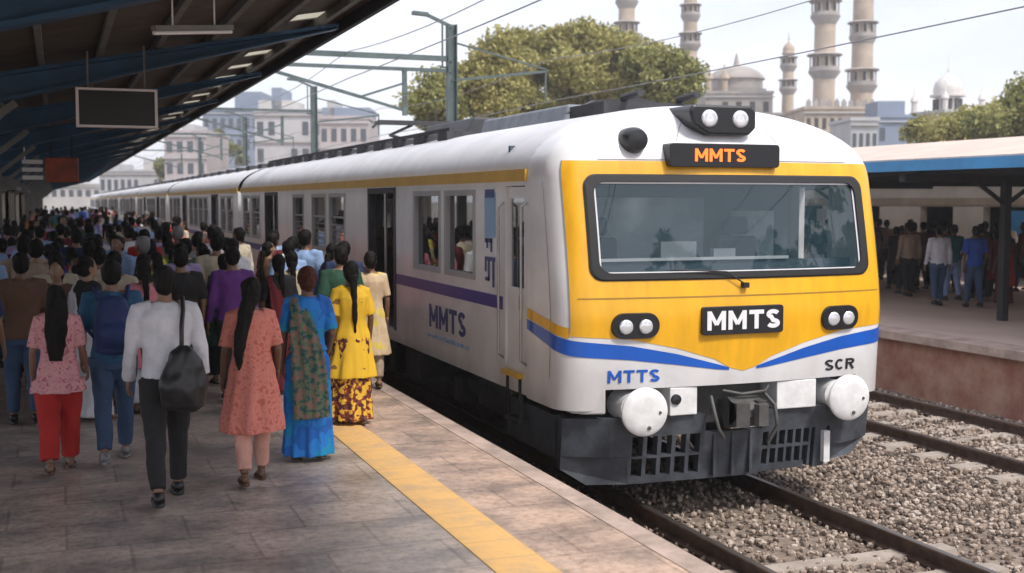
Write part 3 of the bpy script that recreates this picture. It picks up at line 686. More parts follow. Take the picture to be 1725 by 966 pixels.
def plow():
    m = MB(); T = .10
    def yy(x, z): return .08 + .10*(x/1.7)**2 + .12*(1-z) + .5*max(0, abs(x)-1.25)**1.3 
    def q(x0,x1,z0,z1):
        n_ = max(1,int(abs(x1-x0)/.15)); 
        for i in range(n_):
            a = x0+(x1-x0)*i/n_; b = x0+(x1-x0)*(i+1)/n_
            m.add([(a,yy(a,z0),z0),(b,yy(b,z0),z0),(b,yy(b,z1),z1),(a,yy(a,z1),z1),(a,yy(a,z0)+T,z0),(b,yy(b,z0)+T,z0),(b,yy(b,z1)+T,z1),(a,yy(a,z1)+T,z1)],
                  [(0,3,2,1),(4,5,6,7),(0,1,5,4),(1,2,6,5),(2,3,7,6),(3,0,4,7)])
    q(-1.72,-1.12,.55,.93); m.add([(-1.72,yy(-1.72,.55),.55),(-1.12,yy(-1.12,.55),.55),(-1.12,yy(-1.12,.27),.27),(-1.50,yy(-1.5,.27),.27),(-1.72,yy(-1.72,.4),.42)]+[(-1.72,yy(-1.72,.55)+T,.55),(-1.12,yy(-1.12,.55)+T,.55),(-1.12,yy(-1.12,.27)+T,.27),(-1.50,yy(-1.5,.27)+T,.27),(-1.72,yy(-1.72,.4)+T,.42)],
        [(0,1,2,3,4),(9,8,7,6,5),(0,5,6,1),(1,6,7,2),(2,7,8,3),(3,8,9,4),(4,9,5,0)])
    q(-1.12,-.38,.74,.93); q(-1.12,-.38,.27,.34); q(-1.12,-.38,.52,.545)
    for i in range(6): x = -1.12+.74*i/5; q(x-.02,x+.02,.34,.52); q(x-.02,x+.02,.545,.74)
    q(-.35,.28,.27,.74); q(-.38,-.35,.27,.93); q(.28,.86,.70,.93); q(.28,.80,.29,.36); q(.28,.86,.52,.55)
    for i in range(7): x = .28+.58*i/6; q(x-.015,x+.015,.36 if i < 6 else .3,.70)
    q(.92,1.06,.28,.70)
    q(1.10,1.74,.5,.93); m.add([(1.10,yy(1.1,.3),.33),(1.45,yy(1.45,.33),.36),(1.70,yy(1.7,.5),.5),(1.10,yy(1.1,.5),.5)]+[(1.10,yy(1.1,.3)+T,.33),(1.45,yy(1.45,.33)+T,.36),(1.70,yy(1.7,.5)+T,.5),(1.10,yy(1.1,.5)+T,.5)],
        [(0,1,2,3),(7,6,5,4),(0,4,5,1),(1,5,6,2),(2,6,7,3),(3,7,4,0)])
    q(.86,1.10,.70,.93)
    m.box(-1.715,-1.66,.58,1.9,.5,.925); m.box(1.66,1.715,.58,1.9,.5,.925)
    for x in (-.25,-.05,.15): m.box(x-.015,x+.015,.1,.2,.3,.72)
    return m
plow().build('rail_guard', 'plow_grey', cab)
m = MB(); m.box(.99,1.06,.10,.16,.34,.66); m.build('guard_post', 'buffer_white', cab)
# lettering-free detail: rivets of light
# roof gear on the driving coach
m = MB(); m.prism([(-.75,3.9),(.75,3.9),(.7,4.13),(-.7,4.13)], 2.7, 5.6, 'xz'); m.build('air_conditioner_box', 'roof_gear', cab, bevel=.03)
m = MB(); m.prism([(-.8,3.85),(.8,3.85),(.6,4.22),(-.6,4.22)], 6.3, 8.6, 'xz'); m.build('roof_resistor_box', 'roof_gear_dark', cab, bevel=.03)
m = MB()
for y in frange(5.8,20.5,12): m.box(-1.15,-.75,y,y+.45,3.72,3.98); 
m.box(-1.12,-1.05,5.8,20.9,3.98,4.03)
m.build('roof_cable_tray', 'roof_gear_dark', cab)
def pantograph(parent, y):
    m = MB(); m.box(-.7,.7,y-.6,y-.52,3.99,4.07); m.box(-.7,.7,y+.52,y+.6,3.99,4.07); m.bar((-.5,y-.6,4.05),(-.5,y+.6,4.05),.06); m.bar((.5,y-.6,4.05),(.5,y+.6,4.05),.06)
    for x in (-.5,.5):
        m.bar((x,y-.5,4.08),(x*.8,y+.9,4.24),.05); m.bar((x*.8,y+.9,4.24),(x*.6,y-.2,4.36),.04)
        for yy in (-.5,.5): m.lathe([(.05,0),(.09,.03),(.05,.06),(.09,.09),(.05,.12)], (x,y+yy,3.93), 10)
    m.bar((-.9,y-.2,4.40),(.9,y-.2,4.40),.08); m.bar((-.9,y,4.40),(.9,y,4.40),.06); m.bar((-.9,y-.2,4.4),(-1.0,y-.2,4.3),.04); m.bar((.9,y-.2,4.4),(1.0,y-.2,4.3),.04)
    m.build('pantograph', 'roof_gear_dark', parent)
m = MB(); 
for x in (-.55,.1): m.tube([(x,1.55,3.98),(x,1.55,4.12),(x,1.15,4.14)], .04, 8)
m.box(-.8,.3,1.5,2.4,3.93,4.07)
m.prism([(-.85,4.0),(-.5,4.16),(0,4.2),(.35,4.14),(.65,4.0)], 2.35, 2.5, 'xz')
m.build('roof_horn_rack', 'roof_gear_dark', cab, auto=40)
m = MB(); m.box(.55,1.25,1.9,3.2,3.72,3.98); m.build('roof_side_box', mat('rusty_box', (.09,.05,.04), .7), cab, bevel=.02)
pantograph(cab, 10.8)
# trailer coaches
tr = make_car(False, [(1,2.1),(2.4,3.5),(6.6,7.8),(8.1,9.3),(9.6,10.8),(11.1,12.3),(15.8,17.0),(17.3,18.5),(19,20.1)], [(4.2,5.7),(13.2,14.7)], 0)
m = MB(); 
for z in (1.3,1.9,2.5): m.box(-.5,.5,-.35,-.002,z,z+.5)
m.build('gangway', 'rubber', tr)
m = MB()
for y in frange(.6,20,9): m.box(-1.1,-.7,y,y+.7,3.74,4.0)
m.build('roof_cable_tray', 'roof_gear_dark', tr)
order = ['second', 'third', 'fourth', 'fifth', 'sixth', 'seventh', 'eighth']
cab.scale = (1.033,1,1); tr.scale = (1.033,1,1)
for i in range(7):
    c = tr if i == 0 else copy_tree(tr)
    c.location = (TX, TY+(CARL+.55)*(i+1), TZ)
    tag(c, '%s coach of the white train, counted from its yellow front' % order[i], 'train car', 'coaches of the suburban train')

# ================================================================== LEFT CANOPY
def cz(x): return CAMZ + (2.26-(3.4-x)*.185 if x > -1.6 else 1.3+(-1.6-x)*.12)
can = thing('platform_canopy', (0,0,0), 'dark platform canopy with blue cross beams overhead at upper left', 'canopy')
m = MB(); Y0, Y1 = 3.25, 150
def slab(m, x0, x1, y0, y1, t=.03, dz=0):
    z0, z1 = cz(x0)+dz, cz(x1)+dz
    m.add([(x0,y0,z0),(x1,y0,z1),(x1,y1,z1),(x0,y1,z0),(x0,y0,z0+t),(x1,y0,z1+t),(x1,y1,z1+t),(x0,y1,z0+t)], [(0,3,2,1),(4,5,6,7),(0,1,5,4),(1,2,6,5),(2,3,7,6),(3,0,4,7)])
slab(m,-1.6,2.62,Y0,Y1); slab(m,3.07,3.40,Y0,Y1); slab(m,-9,-1.6,Y0,Y1)
y = Y0
while y < Y1: slab(m,2.62,3.07,y,y+1.25); y += 1.85
m.build('roof_sheet', 'canopy_brown', can)
k = 0; y = Y0; m = MB()
while y < 60: slab(m,2.64,3.05,y+1.27,y+1.83,.01,.012); y += 1.85
m.build('skylight_panels', 'skylight', can)
m = MB(); z = cz(3.4); m.box(3.36,3.42,Y0,Y1,z-.16,z+.09); m.build('edge_fascia', 'canopy_dark', can)
m = MB(); x = -1.4
while x < 3.4:
    m.add([(x,Y0,cz(x)-.10),(x+.06,Y0,cz(x)-.10),(x+.06,Y0,cz(x)-.005),(x,Y0,cz(x)-.005),(x,Y1,cz(x)-.10),(x+.06,Y1,cz(x)-.10),(x+.06,Y1,cz(x)-.005),(x,Y1,cz(x)-.005)], [(0,1,2,3),(7,6,5,4),(0,4,5,1),(1,5,6,2),(2,6,7,3),(3,7,4,0)]); x += .62
m.build('purlins', 'canopy_grey', can)
ys = [3.4,8.7,14.3,20,25.7,31.4,37,43,49,55,61,67,73,80,87,94,101,108,116,124,132,140]
for y in ys:
    m = MB(); 
    def seg(a, b, t0, b0, t1, b1, hw):
        m.add([(a,y-hw,cz(a)-b0),(b,y-hw,cz(b)-b1),(b,y+hw,cz(b)-b1),(a,y+hw,cz(a)-b0),(a,y-hw,cz(a)-t0),(b,y-hw,cz(b)-t1),(b,y+hw,cz(b)-t1),(a,y+hw,cz(a)-t0)], [(0,3,2,1),(4,5,6,7),(0,1,5,4),(1,2,6,5),(2,3,7,6),(3,0,4,7)])
    for a, b, d0, d1 in ((-9,-1.6,.3,.5),(-1.6,3.2,.5,.17)):
        seg(a, b, .105, .15, .105, .145, .11); seg(a, b, d0-.05, d0, d1-.012, d1, .11); seg(a, b, .151, d0-.051, .147, d1-.013, .012)
    m.build('cross_beam', 'canopy_blue', can, )
    if y > 0:
        m = MB(); m.box(-1.72,-1.48,y-.1,y+.1,0,cz(-1.6)-.5); m.box(-1.85,-1.35,y-.2,y+.2,0,.35)
        m.bar((-1.5,y,cz(-1.6)-1.1),(-.4,y,cz(-.4)-.48),.08); m.build('column', 'canopy_grey', can)
# cable / lamp bits under the canopy
tl = thing('fluorescent_lamp', (1.05,9.6,cz(1.05)-.55), 'slim unlit tube lamp hung under the dark canopy', 'lamp')
m = MB(); m.bar((-.35,-.3,0),(.3,.3,.12),.05,.04); m.build('tube_holder', 'canopy_grey', tl)
m = MB(); m.tube([(-.35,-.3,-.035),(.3,.3,.085)], .014, 8); m.bar((-.2,-.16,.03),(-.2,-.16,.42),.012); m.bar((.15,.16,.1),(.15,.16,.5),.012); m.build('tube', 'sign_white', tl)
# hanging board (pixel 135-257, 152-212)
bd = thing('hanging_board', (.645,14.0,3.2), 'unlit dark display board with thin white frame hanging under canopy', 'sign')
m = MB(); m.box(-.40,.40,-.06,.06,-.19,.19); m.build('board_panel', 'sign_black', bd)
m = MB(); m.box(-.43,.43,-.07,.07,.19,.215); m.box(-.43,.43,-.07,.07,-.215,-.19); m.box(-.43,-.40,-.07,.07,-.19,.19); m.box(.40,.43,-.07,.07,-.19,.19); m.build('board_frame', mat('board_frame', (.75,.66,.62), .5), bd)
for x, h_ in ((-.3,.62),(.3,.7)): m = MB(); m.bar((x,0,.215),(x,0,h_),.02); m.build('hanger', 'canopy_grey', bd)
# red hanging sign
rs_ = thing('red_sign', (.10,26.0,CAMZ+.62), 'red orange sign box hanging over the crowd under the far canopy', 'sign')
m = MB(); m.box(-.32,.32,-.1,.1,-.25,.25); m.build('sign_box', mat('red_sign_face', (.40,.06,.02), .5, col2=(.16,.04,.02), vscale=4), rs_, bevel=.02)
for x in (-.2,.2): m = MB(); m.bar((x,0,.25),(x,0,.75),.03); m.build('hanger', 'canopy_dark', rs_)
m = MB(); 
for k in range(3): m.box(-.75,-.36,-.06,.06,-.2+k*.16,-.12+k*.16)
m.bar((-.7,0,.2),(-.7,0,.8),.03); m.build('sign_slats', 'sign_white', rs_)
# beige kiosks on the left platform
def kiosk(x, y, label):
    k = thing('kiosk', (x,y,0), label, 'kiosk', 'beige kiosks on the left platform')
    m = MB(); m.box(-.9,.9,-2.5,2.5,0,1.0); m.box(-.9,-.8,-2.5,2.5,1.0,2.5); 
    for yy in (-2.5,-.05,2.4): m.box(.8,.9,yy,yy+.1,1.0,2.5)
    m.box(-.8,.9,-2.5,-2.4,1.0,2.5); m.build('wall', 'beige_wall', k)
    m = MB(); m.box(-1.0,1.15,-2.7,2.7,2.5,2.62); m.build('roof', 'canopy_grey', k)
    m = MB(); m.box(.9,1.12,-2.4,2.4,.98,1.03); m.build('counter', 'station_tan', k)
kiosk(-2.3, 42, 'beige kiosk wall behind the crowd at far left, nearer of the two'); kiosk(-2.3, 56, 'beige kiosk wall behind the crowd at far left, farther of the two')

# ================================================================== RIGHT PLATFORM
rc = thing('platform_canopy', (0,0,0), 'low canopy with bright blue fascia and pinkish roof over right platform', 'canopy')
m = MB(); a0, a1 = -6, 120
def sl2(m, x0,z0,x1,z1,t=.05):
    m.add([(x0,a0,z0),(x1,a0,z1),(x1,a1,z1),(x0,a1,z0),(x0,a0,z0+t),(x1,a0,z1+t),(x1,a1,z1+t),(x0,a1,z0+t)], [(0,3,2,1),(4,5,6,7),(0,1,5,4),(1,2,6,5),(2,3,7,6),(3,0,4,7)])
sl2(m,13.63,2.84,18.2,3.42); sl2(m,18.2,3.42,23,2.9)
m.build('roof_sheet', 'pink_roof', rc)
m = MB(); m.box(13.55,13.62,a0,a1,2.68,2.86); m.build('edge_fascia', 'fascia_blue', rc)
for i in range(22):
    y = 1.9+5*i; m = MB(); m.box(13.7,22.8,y-.08,y+.08,2.50,2.63); m.bar((13.8,y,2.6),(18.2,y,3.35),.08); m.bar((22.8,y,2.6),(18.2,y,3.35),.08); m.build('roof_truss', 'canopy_dark', rc)
    m = MB(); m.box(15.93,16.07,y-.07,y+.07,0,2.5); m.bar((15.3,y,2.52),(16,y,2.1),.06); m.bar((16.7,y,2.52),(16,y,2.1),.06); m.build('column', 'canopy_dark', rc)
m = MB(); m.box(14.1,14.2,a0,a1,2.63,2.75); m.box(16.5,16.6,a0,a1,2.63,2.75); m.box(19.8,19.9,a0,a1,2.63,2.75); m.build('purlins', 'canopy_dark', rc)
# station building behind
sb = thing('station_building', (24.2,0,0), 'beige station wall with dark openings behind people on right platform', 'building')
m = MB(); ops = []; y = 12.0
while y < 60: ops.append((y,y+1.8,0.0,2.0)); ops.append((y+3,y+4.4,1.0,2.0)); y += 6.3
ys_ = sorted(set([-6,90]+[v for o in ops for v in o[:2]]))
for i in range(len(ys_)-1):
    cy = (ys_[i]+ys_[i+1])/2; o = [q for q in ops if q[0] < cy < q[1]]
    if o:
        z0, z1 = o[0][2], o[0][3]
        if z0 > 0: m.box(0,.25,ys_[i],ys_[i+1],0,z0)
        m.box(0,.25,ys_[i],ys_[i+1],z1,2.9)
    else: m.box(0,.25,ys_[i],ys_[i+1],0,2.9)
m.build('wall', 'beige_wall', sb)
m = MB(); m.box(-.05,-.003,-6,90,2.05,2.25); m.build('lintel_band', 'station_tan', sb)
m = MB(); m.box(1.2,1.3,-6,90,0,2.9); m.box(-.6,3,-6,90,2.9,3.0); m.build('back_wall', 'dark_wall', sb)
cr = random.Random(5)
for i, (y, c) in enumerate(((24.3,'fascia_blue'),(33,'bld_pink'))):
    m = MB(); m.box(24.12,24.19,y,y+1.1,1.15,1.9); o = m.build('poster', c, None); tag(o, ['blue poster on the beige station wall', 'pinkish poster on the beige station wall'][i], 'poster')
sg = thing('platform_sign', (15.0,24.2,2.15), 'white sign board hanging below blue edged canopy on right platform', 'sign')
m = MB(); m.box(-.75,.75,-.05,.05,-.22,.22); m.build('board_panel', 'sign_white', sg)
m = MB(); m.box(-.78,.78,-.06,.06,.22,.25); m.box(-.78,.78,-.06,.06,-.25,-.22); m.bar((-.6,0,.25),(-.6,0,.5),.03); m.bar((.6,0,.25),(.6,0,.5),.03); m.build('board_frame', 'canopy_dark', sg)

# ================================================================== OVERHEAD LINE
def mast(y, label, h=6.3, portal=True):
    t = thing('catenary_mast', (8.75,y,-1.0), label, 'mast', 'catenary masts between the tracks')
    m = MB(); H_ = h+1.0; m.box(-.11,-.09,-.11,.11,0,H_); m.box(.09,.11,-.11,.11,0,H_); m.box(-.09,.09,-.006,.006,0,H_); 
    m.box(-.24,-.21,-.03,.03,H_-1.0,H_+.05) ; m.bar((-.24,0,H_-1),(-.1,0,H_-1),.04); m.bar((-.24,0,H_),(-.1,0,H_),.04); m.box(-.16,.16,-.16,.16,0,.25)
    m.build('pole', 'mast_green', t)
    m = MB(); m.bar((0,0,H_-.05),(-.62,0,H_+.2),.07); m.bar((-.58,0,H_+.2),(-.95,0,H_+.22),.16,.08); m.build('lamp_arm', 'mast_green', t)
    m = MB()
    if portal:
        m.bar((0,0,6.5),(-9.5,0,6.5),.09,.12); m.bar((0,0,6.22),(-9.5,0,6.22),.07,.08)
    else: m.bar((0,0,6.4),(-4,0,6.4),.08)
    m.bar((-4.7,0,6.2),(-2.2,0,5.55),.07); m.bar((-2.2,0,5.55),(-1.1,0,5.25),.06); m.bar((-2.2,0,5.55),(-1.15,0,5.9),.05); m.bar((-1.15,0,6.2),(-1.15,0,5.15),.1)
    m.build('bracket_arm', 'mast_green', t)
    m = MB()
    for i in range(5): m.lathe([(.03,0),(.07,.03),(.03,.06)], (-1.15,0,5.35+i*.07), 10)
    m.build('insulator', 'insulator', t)
    m = MB(); m.bar((0,0,6.0),(2.4,0,6.3),.06); m.bar((0,0,6.9),(2.4,0,6.35),.04); m.bar((2.4,0,6.35),(2.4,0,5.6),.04); m.build('right_bracket', 'mast_green', t)
mast(26.9, 'nearest tall green grey catenary mast with lamp arm behind the train roof')
mast(43, 'second catenary mast with lamp arm, standing before the grey blue building', 6.3, False)
mast(60, 'third catenary mast, thin and hazy above the train roof', 6.3, False)
mast(80, 'fourth and farthest catenary mast visible above the train roof', 6.3, False)
def wire(x, z, label, sag=.35, r=.014, y1=160):
    m = MB(); pts = []; y = -20
    while y <= y1:
        t = ((y-26.9)/16.5) % 1; pts.append((x, y, z - sag*4*t*(1-t))); y += 1.5
    m.tube(pts, r, 5); o = m.build('overhead_wire', 'wire'); tag(o, label, 'wire', 'overhead wires above the tracks')
wire(6.2, 5.55, 'upper overhead wire above the train', .3, .010); wire(6.2, 4.93, 'lower overhead wire above the train', .04, .012)
wire(11.2, 5.6, 'upper overhead wire above the empty second track', .3, .009); wire(11.4, 4.62, 'thick lower overhead wire above the empty second track', .04, .011)

# ================================================================== TREES
def tree(name, loc, blobs, nleaf, leaf, lsz, label, group, seed, trunk_h, tr_r=.35):
    rr = np.random.RandomState(seed); t = thing(name, loc, label, 'tree', group)
    V = []; F = []; n = 0
    clumps = []
    for (cx,cy,cz_,rx,ry,rz_,k) in blobs:
        for _ in range(k):
            d = rr.normal(size=3); d /= np.linalg.norm(d); rad = rr.uniform(.45,1.0)**.6
            clumps.append((np.array((cx+d[0]*rx*rad, cy+d[1]*ry*rad, cz_+d[2]*rz_*rad)), rr.uniform(.35,.85)))
    per = nleaf//len(clumps)
    for c, r in clumps:
        r = r*1.45
        P = rr.normal(size=(per,3)); P /= np.linalg.norm(P,axis=1)[:,None]; P *= (r*rr.uniform(.3,1.0,(per,1))); P[:,2] *= .75; P += c
        u = rr.normal(size=(per,3)); u /= np.linalg.norm(u,axis=1)[:,None]; w2 = rr.normal(size=(per,3)); w2 -= u*(u*w2).sum(1)[:,None]; w2 /= np.linalg.norm(w2,axis=1)[:,None]
        s = lsz*rr.uniform(.6,1.3,(per,1)); q = np.stack([P-u*s, P-w2*s*.55, P+u*s, P+w2*s*.55],1).reshape(-1,3)
        V.append(q); F.append(np.arange(per*4).reshape(-1,4)+n); n += per*4
    me = bpy.data.meshes.new('crown'); me.from_pydata(np.concatenate(V).tolist(), [], np.concatenate(F).tolist()); link('crown', me, leaf, t)
    m = MB(); m.tube([(0,0,-.2),(.1,0,trunk_h*.5),(0,.1,trunk_h)], [tr_r*1.3,tr_r,tr_r*.8], 12)
    for i in range(min(14,len(clumps))):
        c = clumps[(i*7) % len(clumps)][0]; m.tube([(0,0,trunk_h*.8), (c[0]*.5,c[1]*.5,(trunk_h+c[2])*.5+.2), tuple(c)], [tr_r*.5,tr_r*.28,tr_r*.08], 7)
    m.build('trunk', 'bark', t)
    return t
# position from pixel: camera-forward distance z -> world
TH = R_(20.9)
def at(px, z): xc = (px-862.5)/2000*z; return (z*math.sin(TH)+xc*math.cos(TH), z*math.cos(TH)-xc*math.sin(TH))
def hgt(py, z): return CAMZ + (338-py)/2000*z
tg = 'trees behind the train'
def ptree(px, z, blobs, nleaf, leaf, lsz, label, group, seed, tr_r=.35):
    x, y = at(px, z); bl = []; k_ = z/2000
    for (bx, by, rx, ry, n) in blobs: bl.append(((bx-px)*k_*math.cos(TH), -(bx-px)*k_*math.sin(TH), hgt(by,z)+1, rx*k_, rx*k_*.8, ry*k_, n))
    return tree('broadleaf_tree', (x,y,-1), bl, nleaf, leaf, lsz, label, group, seed, 3.2, tr_r)
ptree(960, 70, [(960,160,165,60,60),(985,88,80,36,34),(890,105,66,40,28),(1060,115,66,45,28),(950,130,110,60,50)], 60000, 'leaf_amber', .15, 'largest broad tree with yellowish green crown rising behind the train roof', tg, 1)
ptree(1125, 66, [(1125,150,62,50,30),(1100,110,40,22,12)], 15000, 'leaf_olive', .15, 'rounded olive tree between the largest tree and the pale minarets', tg, 2)
ptree(820, 62, [(820,150,52,55,30),(835,90,38,24,12)], 15000, 'leaf_amber', .15, 'olive green tree immediately right of the nearest catenary mast', tg, 3)
ptree(725, 60, [(730,185,48,30,22),(745,150,26,20,8)], 9000, 'leaf_olive', .14, 'low yellow green tree left of the nearest catenary mast', tg, 4, .25)
ptree(350, 165, [(355,265,60,42,30),(290,285,30,22,10)], 9000, 'leaf_olive', .3, 'hazy pale green tree in front of far buildings above train roof', tg, 6, .3)
ptree(1640, 62, [(1660,210,75,24,30),(1580,222,50,14,14)], 12000, 'leaf_amber', .14, 'yellowish tree above the right canopy below the domed pavilion', 'trees above the right canopy', 7)
ptree(1735, 58, [(1740,190,48,34,28),(1680,212,45,14,14),(1738,148,16,10,4)], 15000, 'leaf_olive', .14, 'darker green tree at the right edge above the pink roof', 'trees above the right canopy', 8)
# trees beyond the right platform, in front of the train (seen mirrored in the windscreen)
for i, (tx, ty) in enumerate(((31,-9),(29,-17),(17,-20))):
    tree('broadleaf_tree', (tx,ty,-1), [(0,0,9.5,3.8,3.8,4.2,30)], 4000, 'leaf_green', .26, 'tree standing beyond right platform behind viewer, %s of the three along the fence' % ('nearest','middle','farthest')[i], 'trees mirrored in the windscreen', 11+i, 5)

# ================================================================== MINARETS & BUILDINGS
def minaret(px, z, wpx, top, rings, label, group, spire=True, base_py=250):
    x, y = at(px, z); r = wpx/2/2000*z; t = thing('minaret', (x,y,-1), label, 'minaret', group)
    zb = 0; zt = hgt(top, z)+1
    prof = [(r*1.12,0),(r*1.1,hgt(base_py,z)+1),(r*1.0,zt*.6),(r*.86,zt)]
    m = MB(); m.lathe(prof, n=20); m.build('shaft', 'stone_minaret', t, auto=40)
    for py, k in rings:
        h = hgt(py,z)+1; b = MB(); R = r*k; g_ = r*.9
        b.lathe([(r*.95,h-R*.9),(r*1.05,h-R*.75),(R*1.05,h-R*.32),(R*1.08,h-R*.2),(R*1.0,h-R*.18),(R*1.0,h+R*.05),(R*.97,h+R*.05),(R*.97,h-R*.1)], n=24)
        b.lathe([(R*1.1,h+R*.95),(R*1.2,h+R*.86),(R*1.15,h+R*.8),(r*.95,h+R*.95)], n=24)
        for j in range(10):
            a = 2*PI*j/10; b.tube([(R*.93*math.cos(a),R*.93*math.sin(a),h-R*.15),(R*.93*math.cos(a),R*.93*math.sin(a),h+R*.9)], r*.08, 6)
        bo = b.build('balcony', 'stone_grey', t, auto=45)
        for j in range(8):
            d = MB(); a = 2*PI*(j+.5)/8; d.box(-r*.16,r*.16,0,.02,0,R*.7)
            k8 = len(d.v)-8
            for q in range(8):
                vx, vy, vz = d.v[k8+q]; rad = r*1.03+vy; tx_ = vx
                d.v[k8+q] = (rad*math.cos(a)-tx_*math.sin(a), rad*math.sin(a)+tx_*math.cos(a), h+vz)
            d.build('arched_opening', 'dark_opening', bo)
    if spire:
        m = MB(); m.lathe([(r*.86,zt),(r*1.1,zt+r*.1),(r*1.12,zt+r*.3),(r*.9,zt+r*.35),(r*1.0,zt+r*.8),(r*.85,zt+r*1.4),(r*.35,zt+r*1.9),(r*.08,zt+r*2.2)], n=20); m.build('dome', 'stone_minaret', t, smooth=True)
        m = MB(); m.tube([(0,0,zt+r*2.1),(0,0,zt+r*3.8)], [r*.1,r*.02], 8); m.ball((0,0,zt+r*2.6), r*.16, 8); m.build('finial', 'stone_grey', t)
mg = 'tall minarets of the old gateway'
minaret(1383, 150, 34, -150, [(118,1.45),(28,1.35),(-70,1.25)], 'thickest pale stone minaret, left one of the pair right of centre', mg)
minaret(1446, 155, 34, -140, [(142,1.4),(62,1.25),(-50,1.2)], 'tall stone minaret, right one of the pair right of centre', mg)
minaret(1053, 165, 28, -120, [(60,1.35),(5,1.3),(-70,1.2)], 'leftmost minaret rising out of the largest tree crown', mg)
minaret(1159, 160, 25, -10, [(76,1.35),(28,1.25)], 'minaret between the tree crown and the grey domed hall', mg)
minaret(1323, 175, 20, 96, [(150,1.4),(112,1.35)], 'short slim minaret with spire left of the thickest minaret', 'small minarets')

def building(name, px0, px1, z, top, depth, wallm, label, rows, cols, roofbits=(), base=None, group='buildings beyond the tracks', winm='bld_window', ww=.55, rot=0, parapet=True):
    x0, y0 = at(px0, z); x1, y1 = at(px1, z); W_ = math.hypot(x1-x0, y1-y0); rz = math.atan2(y1-y0, x1-x0)
    t = thing(name, (x0,y0,-1), label, 'building', group, rz); h = hgt(top, z)+1
    m = MB(); m.box(0,W_,0,depth,0,h)
    if parapet: m.box(-.15,W_+.15,-.15,depth+.15,h,h+.35)
    m.build('wall', wallm, t)
    if rows:
        fh = (h-.8)/max(rows, round((h)/3.2)); nrow = rows
        sl_ = MB()
        for r in range(nrow): sl_.box(-.25,W_+.25,-.25,-.003,h-.4-r*fh-.12,h-.4-r*fh)
        sl_.build('floor_bands', 'bld_pale' if wallm != 'bld_pale' else 'stone_grey', t)
        cw = W_/cols; wm = MB(); wm.box(-cw*ww/2,cw*ww/2,-.04,.05,0,fh*.5); wme = wm.mesh('window'); wme.materials.append(M[winm])
        for r in range(nrow):
            for c in range(cols):
                if rnd.random() < .08: continue
                o = bpy.data.objects.new('window', wme); COL.objects.link(o); o.parent = t; o.location = (cw*(c+.5), 0, h-.4-r*fh-fh*.75)
    for (a, b, hh, mm) in roofbits:
        m = MB(); m.box(W_*a,W_*b,depth*.2,depth*.8,h+.35 if parapet else h+.001,h+hh); m.build('roof_block', mm, t)
    return t, W_, h
building('office_building', 345, 440, 190, 188, 14, 'bld_blue', 'blue grey glass office block left of the rooftop tower', 2, 7, ((.5,.98,3.2,'bld_blue'),))
building('apartment_building', 432, 545, 150, 190, 12, 'bld_pale', 'pale apartment block with flat roof between blue block and pink block', 4, 6, ((.0,.55,1.6,'bld_cream'),(.2,.35,3.2,'bld_blue')))
building('apartment_building', 540, 622, 140, 202, 12, 'bld_pink', 'pinkish apartment block nearest the first catenary mast', 3, 5, ((.0,.98,1.5,'bld_blue'),(.1,.25,2.4,'bld_pale')))
building('low_building', 280, 350, 150, 225, 12, 'bld_pink', 'small pink building left of the pale green far tree', 3, 4, ((.3,.6,1.2,'bld_pale'),))
building('low_building', 170, 282, 200, 290, 12, 'bld_pale', 'long low pale building at far end of the tracks', 2, 10, ((.1,.25,1.4,'bld_pale'),(.6,.7,2.2,'bld_cream')))
building('low_building', 610, 700, 180, 250, 12, 'bld_cream', 'cream building low behind the nearest catenary mast', 3, 5, ())
building('low_building', 30, 172, 260, 312, 12, 'bld_cream', 'low cream building farthest away beyond the canopy end', 1, 10, ())
building('low_building', 1430, 1475, 120, 205, 8, 'bld_pale', 'small grey block at the foot of the right minaret', 2, 4, ())
building('low_building', 1474, 1540, 135, 200, 8, 'bld_blue', 'bluish grey house between minarets and domed pavilion', 3, 4, ((.1,.8,2.0,'bld_blue'),))
# gateway body under the minarets
t, W_, h = building('gateway_hall', 1352, 1470, 148, 186, 14, 'stone_minaret', 'arcaded stone gateway body at the foot of the paired minarets', 2, 9, (), winm='dark_opening', group='old stone monuments', ww=.5)
m = MB()
for i in range(10): x = W_*(i+.5)/10; m.prism([(x-.3,h+.36),(x+.3,h+.36),(x+.3,h+.9),(x,h+1.3),(x-.3,h+.9)], -.1, .1, 'xz')
m.build('battlements', 'stone_grey', t)
# domed hall between
t, W_, h = building('palace_hall', 1185, 1298, 165, 160, 14, 'stone_grey', 'grey stone hall with low ribbed dome between the minarets', 3, 5, (), winm='dark_opening', group='old stone monuments', ww=.4)
m = MB(); R = W_*.40; m.lathe([(R*1.12,h+.3),(R*1.14,h+.9),(R*1.0,h+.95),(R*.98,h+2.2),(R*1.08,h+2.3),(R*1.05,h+2.6),(R*.85,h+3.4),(R*.5,h+4.0),(R*.12,h+4.3),(.1,h+6)], (W_*.55,W_*.5,0), 32); m.build('dome', 'stone_grey', t, auto=45)
for fx in (.06,.3): m = MB(); m.lathe([(.5,h+.3),(.5,h+2),(.75,h+2.1),(.6,h+2.6),(.2,h+3.2),(.04,h+4.2)], (W_*fx,1,0), 14); m.build('turret', 'stone_minaret', t, auto=45)
t, W_, h = building('side_hall', 1255, 1360, 160, 196, 10, 'stone_grey', 'low grey stone wing right of the domed hall behind train roof', 2, 6, (), winm='dark_opening', group='old stone monuments', ww=.4)
